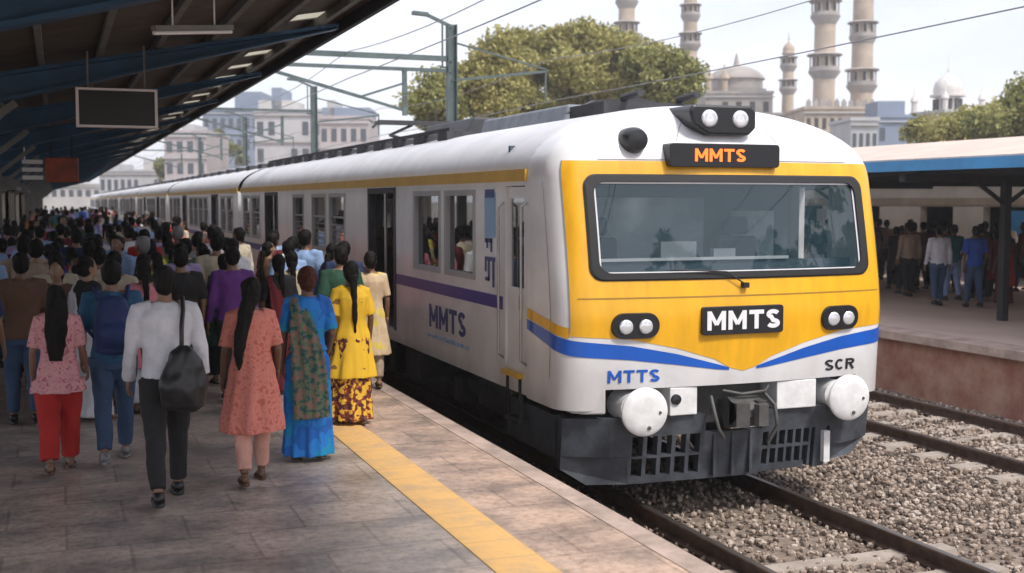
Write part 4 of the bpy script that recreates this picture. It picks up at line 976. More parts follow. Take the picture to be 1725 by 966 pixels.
# domed pavilion
x, y = at(1590, 150); t = thing('domed_pavilion', (x,y,-1), 'white domed pavilion with spire above trees at right', 'building', 'old stone monuments')
hb = hgt(195,150)+1; R = 25/2000*150
m = MB(); m.box(-R*1.5,R*1.5,-R*1.5,R*1.5,0,hb); m.box(-R*1.7,R*1.7,-R*1.7,R*1.7,hb,hb+.35); m.build('base', 'bld_pale', t)
m = MB(); m.lathe([(R*.8,hb+.35),(R*.8,hb+2.1),(R*1.15,hb+2.2),(R*1.15,hb+2.45),(R*.9,hb+2.5),(R*.95,hb+3.0),(R*.85,hb+3.9),(R*.5,hb+4.6),(R*.12,hb+5.0),(.05,hb+5.2),(.16,hb+5.5),(.03,hb+5.8),(.02,hb+7.4)], n=28); m.build('dome', 'white_dome', t, auto=45)
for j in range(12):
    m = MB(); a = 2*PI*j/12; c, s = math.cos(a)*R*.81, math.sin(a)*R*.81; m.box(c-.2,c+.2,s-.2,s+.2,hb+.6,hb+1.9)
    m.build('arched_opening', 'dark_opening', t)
for sx in (-1,1):
    for sy in (-1,1): m = MB(); m.lathe([(.35,hb+.35),(.35,hb+1.6),(.5,hb+1.7),(.4,hb+2.1),(.1,hb+2.5),(.02,hb+3.4)], (sx*R*1.5,sy*R*1.5,0), 12); m.build('corner_turret', 'white_dome', t, auto=45)
# ================================================================== PEOPLE
def remesh(mb, vox, it=4, fac=.6, name='m'):
    me = mb.mesh('tmp'); o = bpy.data.objects.new('tmp', me); COL.objects.link(o)
    r = o.modifiers.new('r', 'REMESH'); r.mode = 'VOXEL'; r.voxel_size = vox; r.use_smooth_shade = True
    s = o.modifiers.new('s', 'SMOOTH'); s.factor = fac; s.iterations = it
    dg = bpy.context.evaluated_depsgraph_get(); out = bpy.data.meshes.new_from_object(o.evaluated_get(dg)); out.name = name
    bpy.data.objects.remove(o); bpy.data.meshes.remove(me)
    out.polygons.foreach_set('use_smooth', [True]*len(out.polygons)); return out
def folds(me, amp, fx=9, fz=3, seed=0):
    me.update(); n = len(me.vertices); co_ = [v.co.copy() for v in me.vertices]; no = [v.normal.copy() for v in me.vertices]
    for i, v in enumerate(me.vertices):
        p = co_[i]; a = noise.noise(Vector((p.x*fx, p.y*fx, p.z*fz+seed)))+.5*noise.noise(Vector((p.x*fx*2.3, p.y*fx*2.3, p.z*fz*2+seed))); v.co = p+no[i]*amp*a
    me.update(); return me
def join_extra(me, mb, nm):
    V = [tuple(v.co) for v in me.vertices]; F = [tuple(p.vertices) for p in me.polygons]; k = len(V); m2 = mb.mesh('x'); 
    V += [tuple(v.co) for v in m2.vertices]; F2 = [tuple(i+k for i in p.vertices) for p in m2.polygons]; mi = [0]*len(F)+[p.material_index for p in m2.polygons]
    out = bpy.data.meshes.new(nm); out.from_pydata(V, [], F+F2); out.polygons.foreach_set('material_index', mi); out.polygons.foreach_set('use_smooth', [True]*len(mi)); out.update()
    bpy.data.meshes.remove(me); bpy.data.meshes.remove(m2); return out
def lerp(a, b, t): return Vector(a)*(1-t)+Vector(b)*t
class Pose:
    def __init__(s, fem=False, step=.0, armL=None, armR=None, head=0, stout=1.0, bend=0):
        s.fem = fem; s.step = step; s.k = stout
        sh = .155 if fem else .182; s.sh = sh; hw = .088
        s.hip = [Vector((-hw,0,.90)), Vector((hw,0,.90))]
        def leg(i, d):      # d>0 foot forward, d<0 foot behind with lifted heel
            x = (-1,1)[i]*(hw+.005)
            if d >= 0: return [s.hip[i], Vector((x, d*.55+.03, .49)), Vector((x, d, .085))]
            return [s.hip[i], Vector((x, d*.30+.03, .485)), Vector((x, d, .12))]
        s.leg = [leg(0, step), leg(1, -step)]
        def arm(i, a, sw):
            sg = (-1,1)[i]; S0 = Vector((sg*sh, 0, 1.395))
            if a is None: return [S0, Vector((sg*(sh+.055), -.02+sw*.35, 1.115)), Vector((sg*(sh+.065), .05+sw, .865))]
            return [S0]+[Vector((sg*p[0], p[1], p[2])) for p in a]
        s.arm = [arm(0, armL, -step*.6), arm(1, armR, step*.6)]
        s.hy = R_(head)
def torso_rings(P, g=0, top=1.44, bot=.88, hem=None):
    f = P.fem; k = P.k
    L_ = [(.80,.150,.105),(.88,.168,.118),(.94,.166,.116),(1.02,.143,.102),(1.10,.130 if f else .145,.098),(1.18,.138 if f else .155,.105),(1.27,.155 if f else .175,.112),(1.34,.162 if f else .188,.105),(1.40,.135 if f else .16,.085),(1.44,.075,.062)]
    return [(0, .0 if z < 1.3 else -.01, z, rx*k+g, ry*k+g) for z, rx, ry in L_ if bot-.001 <= z <= top+.001]
def hand(mb, w_, d, side, r=1.0):
    d = Vector(d).normalized(); n = Vector((-side,0,0)); n = (n-d*n.dot(d)).normalized(); u = d.cross(n).normalized()
    if u.y < 0: u = -u
    # palm
    rs = []
    for t, a, b in ((-.02,.024,.020),(.015,.032,.016),(.05,.040,.015),(.082,.038,.012)):
        c = w_+d*t; rs.append([c+u*math.cos(2*PI*j/10)*a+n*math.sin(2*PI*j/10)*b for j in range(10)])
    mb.rings(rs)
    for i, (o_, l_) in enumerate(((.028,.066),(.010,.076),(-.009,.070),(-.027,.055))):
        b = w_+d*.075+u*o_; mb.tube([b, b+d*l_*.45+n*.006, b+d*l_*.8+n*.02, b+d*l_*.95+n*.034], [.009,.0085,.008,.006], 7)
    b = w_+d*.02+u*.028; mb.tube([b, b+u*.022+d*.028+n*.008, b+u*.026+d*.058+n*.018], [.012,.010,.008], 7)
def make_body(P, vox, legs=True, arms=False):
    m = MB(); q = .78 if legs else 1.0; qa = .8 if arms else 1.0
    m.vloft([(a,b,z,rx-(.022 if z < 1.35 else .014),ry-(.022 if z < 1.35 else .014)) if z < 1.43 else (a,b,z,rx,ry) for a,b,z,rx,ry in torso_rings(P)], 20)
    m.tube([(0,-.01,1.40),(0,-.005,1.47),(0,.0,1.53)], [.062,.052,.05], 12); k0 = P.k; 
    for s_ in (-1,1): m.tube([(0,-.01,1.425),(s_*P.sh*.6,-.012,1.415),(s_*P.sh,-.01,1.385)], [.042,.044,.042], 10)
    for i in (0,1):
        a, b, c = P.leg[i]; m.tube([a+Vector((0,0,.02)), lerp(a,b,.4), b, lerp(b,c,.35)+Vector((0,-.012,0)), lerp(b,c,.8), c], [.088*P.k*q,.078*P.k*q,.054*q,.056*q,.037*(q+1)/2,.036], 12)
        m.tube([c+Vector((0,-.055,-.045)), c+Vector((0,.02,-.035)), c+Vector((0,.10,-.055)), c+Vector((0,.165,-.066))], [.030,.036,.033,.02], 10, flat=.8)
        S0, E_, W_ = P.arm[i]; r0 = .046 if not P.fem else .040
        m.tube([S0, lerp(S0,E_,.3), lerp(S0,E_,.75), E_, lerp(E_,W_,.3), W_], [r0*.85,r0*.8,r0*.8,.034*qa,.033*qa,.023], 10)
    h = Vector((0,.008,1.60))
    m.ball((h.x,h.y-.01,h.z+.012), (.074,.094,.10), 16)             # skull
    m.ball((0,.045,1.555), (.052,.050,.062), 12)                     # face / jaw
    m.ball((0,.074,1.518), (.024,.020,.018), 8)                      # chin
    m.tube([(0,.088,1.605),(0,.108,1.575),(0,.100,1.565)], [.009,.013,.012], 8)   # nose
    for s_ in (-1,1): m.ball((s_*.075,-.002,1.585), (.010,.018,.030), 8); m.ball((s_*.03,.083,1.615), (.020,.012,.008), 8)
    me = remesh(m, vox, 3, .5, 'person')
    x = MB()
    for s_ in (-1,1):
        x.ball((s_*.031,.083,1.597), (.012,.008,.007), 8, 1); x.ball((s_*.031,.089,1.597), (.005,.004,.005), 6, 2)
        i = 0 if s_ < 0 else 1; S0, E_, W_ = P.arm[i]; hand(x, W_, W_-E_, s_)
    x.ball((0,.090,1.542), (.022,.010,.006), 8, 3)
    return join_extra(me, x, 'person')
def sleeve(m, P, g, long):
    for i in (0,1):
        S0, E_, W_ = P.arm[i]; sg = (-1,1)[i]; r0 = (.046 if not P.fem else .040)+g
        inner = Vector((sg*P.sh*.55, -.012, 1.40))
        if long: m.tube([inner, S0, lerp(S0,E_,.35), E_, lerp(E_,W_,.5), lerp(E_,W_,.93)], [.055+g, r0*1.15, r0*1.05, .036+g, .034+g*.9, .028+g], 12)
        else: m.tube([inner, S0, lerp(S0,E_,.4), lerp(S0,E_,.88)], [.055+g, r0*1.15, r0*1.12, r0*1.12], 12)
def shirt(P, vox, long=False, hem=.86, seed=0, tuck=False):
    m = MB(); g = .018; L_ = torso_rings(P, g, 1.44, hem+.01 if hem > .8 else .88); L_ = [(0,0,hem,.182*P.k,.135*P.k)] + L_[0:-1] + [(0,-.008,1.455,.07,.062)]
    if tuck: L_ = [(0,0,.90,.168*P.k+.008,.118*P.k+.008),(0,0,.96,.175*P.k,.128*P.k)]+L_[3:]
    m.vloft(L_, 24, ripple=0); sleeve(m, P, g*.9, long)
    return folds(remesh(m, vox, 3, .5, 'shirt'), .013, 8, 5, seed)
def trousers(P, vox, g=.016, loose=1.0, seed=0, under=0):
    h_ = g-under; m = MB(); m.vloft([(0,0,.80,.150*P.k+h_,.110*P.k+h_),(0,0,.88,.168*P.k+h_*.8,.118*P.k+h_*.8),(0,0,.96,.155*P.k+h_*.5,.110*P.k+h_*.5)], 22)
    for i in (0,1):
        a, b, c = P.leg[i]; e = lerp(b,c,.93); m.tube([a+Vector((0,0,.0)), lerp(a,b,.45), b, lerp(b,c,.5), e], [(.096*P.k+h_)*1.0,(.080*P.k+g)*loose,(.058+g)*loose,(.050+g)*loose,(.042+g)*loose], 14)
    return folds(remesh(m, vox, 3, .5, 'trousers'), .012, 9, 5, seed+3)
def kurta(P, vox, hem=.52, flare=.25, seed=0, long=False):
    m = MB(); g = .018; L_ = torso_rings(P, g, 1.44, .88)
    low = [(0,0,hem,flare*P.k,flare*.72*P.k),(0,0,hem+.12,flare*.95*P.k,flare*.68*P.k),(0,0,(hem+.88)/2+.04,flare*.86*P.k,flare*.62*P.k)]
    L2 = low+L_[0:-1]+[(0,-.008,1.45,.075,.065)]; L2 = L2[::-1]
    rs = MB(); rs.vloft(L2, 48, ripple=.07, k=8, ph=seed); rs_f = rs; m.v = rs.v; m.f = rs.f; m.m = rs.m
    sleeve(m, P, g*.8, long)
    return folds(remesh(m, vox, 2, .5, 'kurta'), .012, 8, 3, seed)
def skirt(P, vox, top=.98, hem=.05, r=.21, seed=0):
    m = MB(); m.vloft([(0,0,top,.150,.112),(0,0,.9,.192*P.k,.142*P.k),(0,.01,.6,.205*P.k,.155*P.k),(0,.02,.3,r,r*.78),(0,.02,hem,r*1.08,r*.9)], 72, ripple=.075, k=11, ph=seed)
    return folds(remesh(m, vox, 1, .5, 'skirt'), .010, 9, 2, seed)
def drape(P, vox, low=.45, seed=0, wide=.10):       # loose end of a sari: over the left shoulder, down the back
    m = MB(); rs = []
    path = [((.10,.135,1.02),.07),((.02,.145,1.15),.08),((-.07,.125,1.30),.075),((-.115,.05,1.435),.06),((-.115,-.05,1.44),.06),((-.09,-.125,1.33),.08),((-.06,-.155,1.15),wide*1.05),((-.03,-.175,.95),wide*1.2),((-.01,-.20,.72),wide*1.3),((0,-.205,low),wide*1.35)]
    for i, (p, wd) in enumerate(path):
        p = Vector(p); t = (Vector(path[min(i+1,len(path)-1)][0])-Vector(path[max(i-1,0)][0])).normalized(); u = Vector((1,0,0)); u = (u-t*u.dot(t)).normalized(); n = t.cross(u)
        ring = []
        K = 28
        for j in range(K):
            a = 2*PI*j/K; x = math.cos(a)*wd; y = math.sin(a)*.014+.010*math.sin(x*70+i*.5); ring.append(p+u*x+n*y)
        rs.append(ring)
    m.rings(rs); return folds(remesh(m, min(vox,.012), 1, .4, 'drape'), .008, 9, 3, seed)
def hair(P, vox, style, seed=0):
    m = MB(); m.ball((0,-.020,1.622), (.083,.092,.100), 16)
    if style in ('short','bald'): m.ball((0,-.030,1.585), (.078,.075,.085), 12); m.ball((0,.035,1.69), (.055,.04,.022), 10)
    if style == 'bun': m.ball((0,-.035,1.58), (.077,.075,.085), 12); m.ball((0,-.128,1.585), (.052,.045,.052), 12)
    if style == 'braid': m.ball((0,-.035,1.57), (.077,.075,.09), 12); m.tube([(0,-.10,1.56),(.0,-.125,1.45),(.005,-.135,1.3),(.01,-.14,1.12),(.01,-.13,.98)], [.045,.036,.032,.026,.012], 10)
    if style == 'long': m.vloft([(0,-.035,1.66,.075,.06),(0,-.045,1.56,.088,.07),(0,-.075,1.45,.10,.055),(-.01,-.115,1.32,.10,.045),(-.015,-.13,1.18,.085,.035),(-.02,-.135,1.04,.055,.022)], 18)
    if style == 'side': m.ball((0,-.035,1.57), (.080,.08,.10), 12); m.tube([(-.02,-.09,1.56),(-.06,-.12,1.42),(-.10,-.135,1.27),(-.12,-.13,1.10),(-.12,-.12,.96)], [.065,.062,.055,.042,.015], 12)
    return folds(remesh(m, min(vox,.014), 2, .5, 'hair'), .010, 22, 12, seed)
def shoe(P, i):
    m = MB(); c = P.leg[i][2]; z = -.006; zt = c.z-.085
    m.vloft([(c.x,c.y+.045,zt+.002,.044,.145),(c.x,c.y+.045,zt+.022,.046,.148)], 18, p=2.6)
    m.tube([c+Vector((0,-.065,-.038)), c+Vector((0,0,-.015)), c+Vector((0,.08,-.042)), c+Vector((0,.175,-.062))], [.036,.044,.042,.024], 12, flat=.8)
    me = m.mesh('shoe', True); return me
def sandal(P, i):
    m = MB(); c = P.leg[i][2]; zt = c.z-.085
    m.vloft([(c.x,c.y+.05,zt-.008,.042,.132),(c.x,c.y+.05,zt+.006,.043,.134)], 18, p=2.6)
    m.tube([c+Vector((-.045,.09,-.075)), c+Vector((0,.09,-.02)), c+Vector((.045,.09,-.075))], .009, 6)
    return m.mesh('sandal', True)

for nm, c in dict(skin_a=(.24,.13,.08), skin_b=(.15,.075,.045), skin_c=(.32,.19,.12)).items(): cm(nm, c, rough=.5, var=.06, vscale=9)
cm('eye_white', (.7,.68,.65), rough=.2); cm('pupil', (.01,.008,.006), rough=.2); cm('lips', (.25,.07,.06), rough=.45)
cm('hair_black', (.008,.006,.005), rough=.7, var=.5, vscale=30, stretch=(1,1,.2), bump=.6, bscale=60, spec=.2); cm('hair_auburn', (.07,.02,.01), rough=.7, bump=.6, bscale=60, spec=.2, var=.4, vscale=25, stretch=(1,1,.3)); cm('hair_grey', (.18,.17,.17), rough=.6)
cm('leather_black', (.015,.014,.015), rough=.4); cm('leather_brown', (.10,.05,.025), rough=.5); cm('sneaker', (.35,.34,.34), rough=.6, col2=(.03,.03,.04), vscale=14)
CLOTH = {'white':(.62,.62,.66),'cream':(.55,.48,.36),'sky blue':(.26,.38,.62),'royal blue':(.03,.09,.42),'navy':(.018,.028,.085),'teal':(.015,.13,.16),'dark green':(.015,.06,.035),'lime':(.30,.38,.04),'mustard':(.60,.36,.02),'lemon':(.70,.62,.10),'orange':(.62,.19,.02),'red':(.42,.018,.015),'maroon':(.13,.012,.02),'pink':(.62,.22,.27),'salmon':(.62,.20,.16),'lilac':(.36,.28,.50),'purple':(.12,.03,.20),'brown':(.12,.06,.035),'beige':(.40,.30,.22),'grey':(.22,.22,.23),'charcoal':(.045,.045,.05),'black':(.014,.013,.014),'denim':(.04,.08,.16)}
for k, c in CLOTH.items(): cm('cloth_'+k, c, rough=.85, var=.14, vscale=5, bump=.35, bscale=45)
def pattern(name, c0, c1, c2, scale=16, c=(.42,.56)):
    m = mat(name, c0, rough=.8); n = m.node_tree.nodes; l = m.node_tree.links; b = n['Principled BSDF']; tcn = n.new('ShaderNodeTexCoord')
    t = n.new('ShaderNodeTexNoise'); t.inputs['Scale'].default_value = scale; t.inputs['Detail'].default_value = 2; l.new(tcn.outputs['Object'], t.inputs[0])
    r = n.new('ShaderNodeValToRGB'); r.color_ramp.interpolation = 'CONSTANT'; e = r.color_ramp.elements; e[0].position = 0; e[0].color = (*c0,1); e[1].position = c[1]; e[1].color = (*c2,1); x = e.new(c[0]); x.color = (*c1,1)
    l.new(t.outputs[0], r.inputs[0]); l.new(r.outputs[0], b.inputs['Base Color']); M[name] = m
pattern('cloth_floral', (.05,.012,.012), (.20,.03,.015), (.66,.40,.03), 20, (.44,.53))
pattern('cloth_yellow_print', (.66,.42,.02), (.66,.40,.02), (.20,.10,.02), 9, (.3,.68))
pattern('cloth_teal_print', (.02,.07,.08), (.10,.14,.08), (.22,.12,.10), 22, (.42,.54))
pattern('cloth_pink_print', (.60,.25,.27), (.66,.33,.34), (.45,.12,.16), 24, (.42,.6))
pattern('cloth_salmon_print', (.58,.17,.13), (.64,.22,.17), (.50,.12,.09), 24, (.42,.6))
pattern('cloth_blue_silk', (.01,.12,.46), (.015,.20,.60), (.01,.26,.50), 5, (.45,.6))
def obj(name, me, mname, parent):
    if not me.materials: me.materials.append(None)
    o = bpy.data.objects.new(name, me); COL.objects.link(o); o.parent = parent
    o.material_slots[0].link = 'OBJECT'; o.material_slots[0].material = M[mname]; return o
def person(kit, loc, rz, sc, cols, label, group=None, skin='skin_a'):
    t = obj('person', kit['body'], skin, None); t.location = loc; t.rotation_euler = (0,0,rz); t.scale = (sc,sc,sc); tag(t, label, 'person', group)
    for part, me, key in kit['parts']:
        obj(part, me, cols.get(key, 'cloth_black'), t)
    return t
def kit(P, vox, top, bottom, hairst, foot='shoe', extra=(), seed=0, hem=None):
    b = make_body(P, vox if vox < .016 else .016, True, top == 'longshirt')
    for x in ('eye_white','pupil','lips'): 
        if len(b.materials) == 0: b.materials.append(None)
        b.materials.append(M[x])
    parts = []
    if top == 'shirt': parts.append(('shirt', shirt(P, vox, False, seed=seed), 'top'))
    if top == 'longshirt': parts.append(('shirt', shirt(P, vox, True, seed=seed, tuck=seed==3), 'top'))
    if top == 'kurta': parts.append(('kurta', kurta(P, vox, hem or .52, .25 if not hem or hem < .7 else .235, seed), 'top'))
    if top == 'blouse': parts.append(('blouse', shirt(P, vox, False, hem=.98, seed=seed), 'blouse'))
    if bottom == 'trousers': parts.append(('trousers', trousers(P, vox, .016, 1.0, seed), 'bottom'))
    if bottom == 'salwar': parts.append(('salwar', trousers(P, vox, .028, 1.12, seed, .05), 'bottom'))
    if bottom == 'leggings': parts.append(('leggings', trousers(P, vox, .018, .98, seed, .035), 'bottom'))
    if bottom == 'skirt': parts.append(('sari_skirt', skirt(P, vox, seed=seed), 'bottom'))
    if 'drape' in extra: parts.append(('sari_drape', drape(P, vox, seed=seed), 'drape'))
    if 'longdrape' in extra: parts.append(('sari_drape', drape(P, vox, low=.40, wide=.125, seed=seed), 'drape'))
    parts.append(('hair', hair(P, vox, hairst, seed), 'hair'))
    for i in (0,1): parts.append((foot, shoe(P,i) if foot == 'shoe' else sandal(P,i), 'shoe'))
    return {'body': b, 'parts': parts}
FV = .010
def fcol(**k): d = dict(hair='hair_black', shoe='leather_black'); d.update(k); return d
# --- the seven people walking in the foreground
P = Pose(True, -.19, armR=[(.21,.02,1.12),(.25,.13,.93)])
person(kit(P, FV, 'kurta', 'salwar', 'long', 'sandal', seed=1, hem=.74), (-.03,10.12,0), .02, .88, fcol(top='cloth_pink_print', bottom='cloth_red', shoe='leather_brown'),
       'long haired woman in short pink tunic and red trousers at left of front row', 'people walking in the front row')
P = Pose(False, -.20)
pb = person(kit(P, FV, 'shirt', 'trousers', 'short', 'shoe', seed=2), (.40,10.35,0), 0, .985, fcol(top='cloth_denimblue', bottom='cloth_denim', shoe='sneaker') if 'cloth_denimblue' in M else fcol(top='cloth_teal_blue', bottom='cloth_denim', shoe='sneaker'),
       'man in dark blue shirt and jeans wearing a blue backpack, left of the white shirt', 'people walking in the front row') if ('cloth_teal_blue' in M or cm('cloth_teal_blue', (.025,.10,.20), rough=.85, var=.14, vscale=5, bump=.35, bscale=45)) else None
P = Pose(False, -.24, armR=[(.245,-.02,1.13),(.27,.04,.90)])
pc = person(kit(P, FV, 'longshirt', 'trousers', 'short', 'shoe', seed=3), (.70,8.83,0), .02, 1.0, fcol(top='cloth_white', bottom='cloth_black'),
       'man in white long sleeved shirt and black trousers with a black bag on his back', 'people walking in the front row')
P = Pose(True, -.16, stout=1.04, armR=[(.215,-.03,1.12),(.235,.12,.92)])
person(kit(P, FV, 'kurta', 'leggings', 'side', 'sandal', seed=4, hem=.44), (1.36,9.17,0), .0, .93, fcol(top='cloth_salmon_print', bottom='cloth_salmonpale', shoe='leather_brown') if cm('cloth_salmonpale', (.62,.33,.26), rough=.85, var=.14, vscale=5, bump=.35, bscale=45) else None,
       'woman in salmon knee length kurta with long dark hair over her left shoulder', 'people walking in the front row', 'skin_b')
P = Pose(True, .06, armR=[(.215,-.04,1.12),(.20,.12,.95)])
person(kit(P, FV, 'blouse', 'skirt', 'bun', 'sandal', ('longdrape',), seed=5), (1.93,9.86,0), -.05, .95, fcol(blouse='cloth_blue_silk', bottom='cloth_blue_silk', drape='cloth_teal_print', hair='hair_auburn', shoe='leather_brown'),
       'woman in bright blue sari with dark printed drape and reddish hair bun', 'people walking in the front row', 'skin_b')
P = Pose(True, .10, stout=1.02)
person(kit(P, FV, 'kurta', 'skirt', 'braid', 'sandal', seed=6, hem=.50), (2.64,11.30,0), .0, .93, fcol(top='cloth_yellow_print', bottom='cloth_floral', shoe='leather_brown'),
       'woman in yellow top over dark floral skirt with braid, standing where the yellow strip begins', 'people walking in the front row', 'skin_b')
P = Pose(True, .08)
person(kit(P, .013, 'kurta', 'leggings', 'bun', 'sandal', seed=7, hem=.42), (3.36,13.4,0), -.15, .93, fcol(top='cloth_creamprint', bottom='cloth_beige', shoe='leather_brown') if not pattern('cloth_creamprint', (.56,.40,.26), (.60,.46,.30), (.66,.50,.12), 6, (.45,.58)) else None,
       'woman in cream and yellow kurta at platform edge closest to the train side', 'people walking in the front row')
# bags held by them
bp = thing('backpack', (.40,10.35-.20,1.17), 'dark blue backpack on the back of the man in the blue shirt', 'backpack')
m = MB(); m.vloft([(0,.0,-.24,.10,.05),(0,0,-.22,.145,.085),(0,-.01,-.05,.155,.10),(0,0,.12,.14,.085),(0,.01,.21,.10,.06),(0,.02,.235,.05,.03)], 24, p=3)
bo = link('pack_body', folds(remesh(m,.009,3,.5,'pack'),.01,7,5), 'cloth_navypack' if cm('cloth_navypack', (.012,.03,.12), rough=.7, var=.2, bump=.4, bscale=30) else None, bp)
m = MB(); m.vloft([(0,-.10,-.18,.10,.03),(0,-.11,-.05,.11,.035),(0,-.10,.02,.09,.02)], 18, p=3); m.build('front_pocket', 'cloth_navypack', bp, smooth=True)
for s_ in (-1,1):
    m = MB(); m.tube([(s_*.11,.06,-.15),(s_*.19,.16,-.06),(s_*.165,.30,.05),(s_*.135,.325,.18),(s_*.13,.19,.305),(s_*.11,.04,.20)], [.018]*6, 8, flat=.5); m.build('strap', 'cloth_navypack', bp, smooth=True)
sb_ = thing('shoulder_bag', (.70+.10,8.83-.24,.93), 'slouchy black shoulder bag hanging behind the man in white shirt', 'bag')
m = MB(); m.vloft([(0,0,-.23,.08,.04),(.0,0,-.20,.15,.075),(0,0,-.06,.175,.10),(.0,0,.08,.14,.085),(.0,.0,.18,.08,.05),(0,.01,.24,.03,.02)], 24)
link('bag_body', folds(remesh(m,.009,3,.5,'bag'),.028,7,5,4), 'leather_black', sb_)
m = MB(); m.tube([(-.01,.0,.20),(.0,.08,.36),(.015,.11,.47),(.02,.20,.565),(.02,.28,.56),(.02,.37,.42)], [.016]*6, 8, flat=.45); m.build('strap', 'leather_black', sb_, smooth=True)

# --- kits for the crowd
CV = .017
MEN = [kit(Pose(False, .13), CV, 'shirt', 'trousers', 'short', seed=11), kit(Pose(False, -.10), CV, 'longshirt', 'trousers', 'short', seed=12),
       kit(Pose(False, .02, armR=[(.23,.03,1.13),(.16,.24,1.22)]), CV, 'shirt', 'trousers', 'short', seed=13), kit(Pose(False, .06, stout=1.12, armL=[(.25,-.03,1.12),(.20,.16,1.0)]), CV, 'longshirt', 'trousers', 'short', seed=14)]
WOM = [kit(Pose(True, .10), CV, 'kurta', 'salwar', 'braid', 'sandal', seed=21), kit(Pose(True, -.08, stout=1.06), CV, 'blouse', 'skirt', 'bun', 'sandal', ('drape',), seed=22),
       kit(Pose(True, .08, armL=[(.20,.02,1.12),(.12,.2,1.1)]), CV, 'kurta', 'leggings', 'long', 'sandal', seed=23, hem=.62), kit(Pose(True, .05, stout=1.12), CV, 'blouse', 'skirt', 'braid', 'sandal', ('drape',), seed=24)]
rc_ = random.Random(21)
def proj_x(x, y): return 862.5+2000*(x*math.cos(TH)-y*math.sin(TH))/(x*math.sin(TH)+y*math.cos(TH))
tops_m = ['white','white','white','white','cream','beige','sky blue','lilac','sky blue','navy','charcoal','beige','maroon','grey','royal blue','teal','cream','salmon','dark green','sky blue','lilac','red','lemon']
tops_w = ['mustard','red','maroon','pink','purple','teal','lemon','orange','lime','royal blue','white','salmon','dark green','navy','brown','lilac','cream']
bots_m = ['black','navy','charcoal','denim','brown','grey','beige']
styleM = ['shirt with short sleeves','shirt with long sleeves','shirt raising his right hand','loose shirt bending an arm']
styleW = ['kurta with a braid','sari with hair bun','short kurta with loose hair','sari with long braid']
pts = []
fixed = [(2.64,11.3),(1.93,9.86),(3.36,13.4)]
def ok(x, y, d):
    for a, b in pts+fixed:
        if (a-x)**2+(b-y)**2 < d*d: return False
    return True
def spawn(k, y0, y1, x0f, x1f, d):
    n = 0; tries = 0
    while n < k and tries < k*60:
        tries += 1; t = rc_.random(); y = y0+(y1-y0)*t; x = rc_.uniform(x0f(y), x1f(y))
        if ok(x, y, d): pts.append((x,y)); n += 1
EXTRA = [(2.72,15.1,'m',1,'sky blue','denim','man in sky blue long sleeves standing out in the crowd close to the train'),(2.15,16.0,'m',0,'white','black','man in white short sleeves just left of the sky blue shirt'),(3.05,16.6,'m',1,'white','navy','man in white long sleeves between sky blue shirt and train side'),(1.75,13.1,'m',1,'purple','black','man in dark purple sleeves right behind the blue sari'),(2.3,13.4,'w',3,'maroon','maroon','woman in maroon sari behind the yellow top'),(2.9,12.9,'m',0,'dark green','black','man in dark green shirt between yellow top and cream kurta'),(3.3,14.5,'m',1,'navy','black','man in navy long sleeves at platform edge beyond the cream kurta'),(2.6,14.2,'w',0,'cream','white','woman in cream kurta with braid beyond the yellow top'),(1.2,13.0,'m',0,'black','charcoal','man in black shirt beyond the woman in salmon kurta'),(.35,15.6,'m',1,'beige','brown','man in broad beige shirt behind the blue backpack'),(.80,12.6,'w',0,'pink','white','woman in pink kurta directly beyond the white shirted man'),(1.35,14.6,'m',0,'lilac','denim','man in lilac shirt beyond the long haired woman in salmon'),(-.35,12.4,'m',0,'brown','denim','man in brown shirt behind the woman in pink tunic'),(-.75,11.6,'m',0,'navy','denim','man in navy shirt at left frame edge beside the pink tunic')]
fixed += [(e[0],e[1]) for e in EXTRA]
spawn(10, 12.4, 14.3, lambda y: -.9, lambda y: .9, .55)
spawn(66, 14.2, 22, lambda y: -.06*y-.5, lambda y: 3.48, .50)
spawn(70, 22, 36, lambda y: -.06*y-.4, lambda y: 3.45, .50)
spawn(80, 36, 62, lambda y: -.06*y-.2, lambda y: 3.45, .5)
spawn(56, 62, 105, lambda y: -1.7, lambda y: 3.45, .5)
def zone(x, y):
    a = 'beside the train' if x > 2.2 else ('mid platform' if x > .6 else 'on left side')
    b = 'at crowd front' if y < 16.5 else 'few rows into crowd' if y < 22 else 'in middle of crowd' if y < 31 else 'well back in crowd' if y < 45 else 'far back in crowd' if y < 65 else 'at far crowd end'
    return b+' '+a
for (x,y,g_,k,top,bot,lab) in EXTRA:
    person((WOM if g_ == 'w' else MEN)[k], (x,y,0), rc_.uniform(-.2,.2), .98 if g_ == 'm' else .92, dict(top='cloth_'+top, bottom='cloth_'+bot, blouse='cloth_black', drape='cloth_'+top, hair='hair_black', shoe='leather_black'), lab, 'crowd boarding the train', rc_.choice(['skin_a','skin_b']))
seen = set()
pts.sort(key=lambda p: p[1])
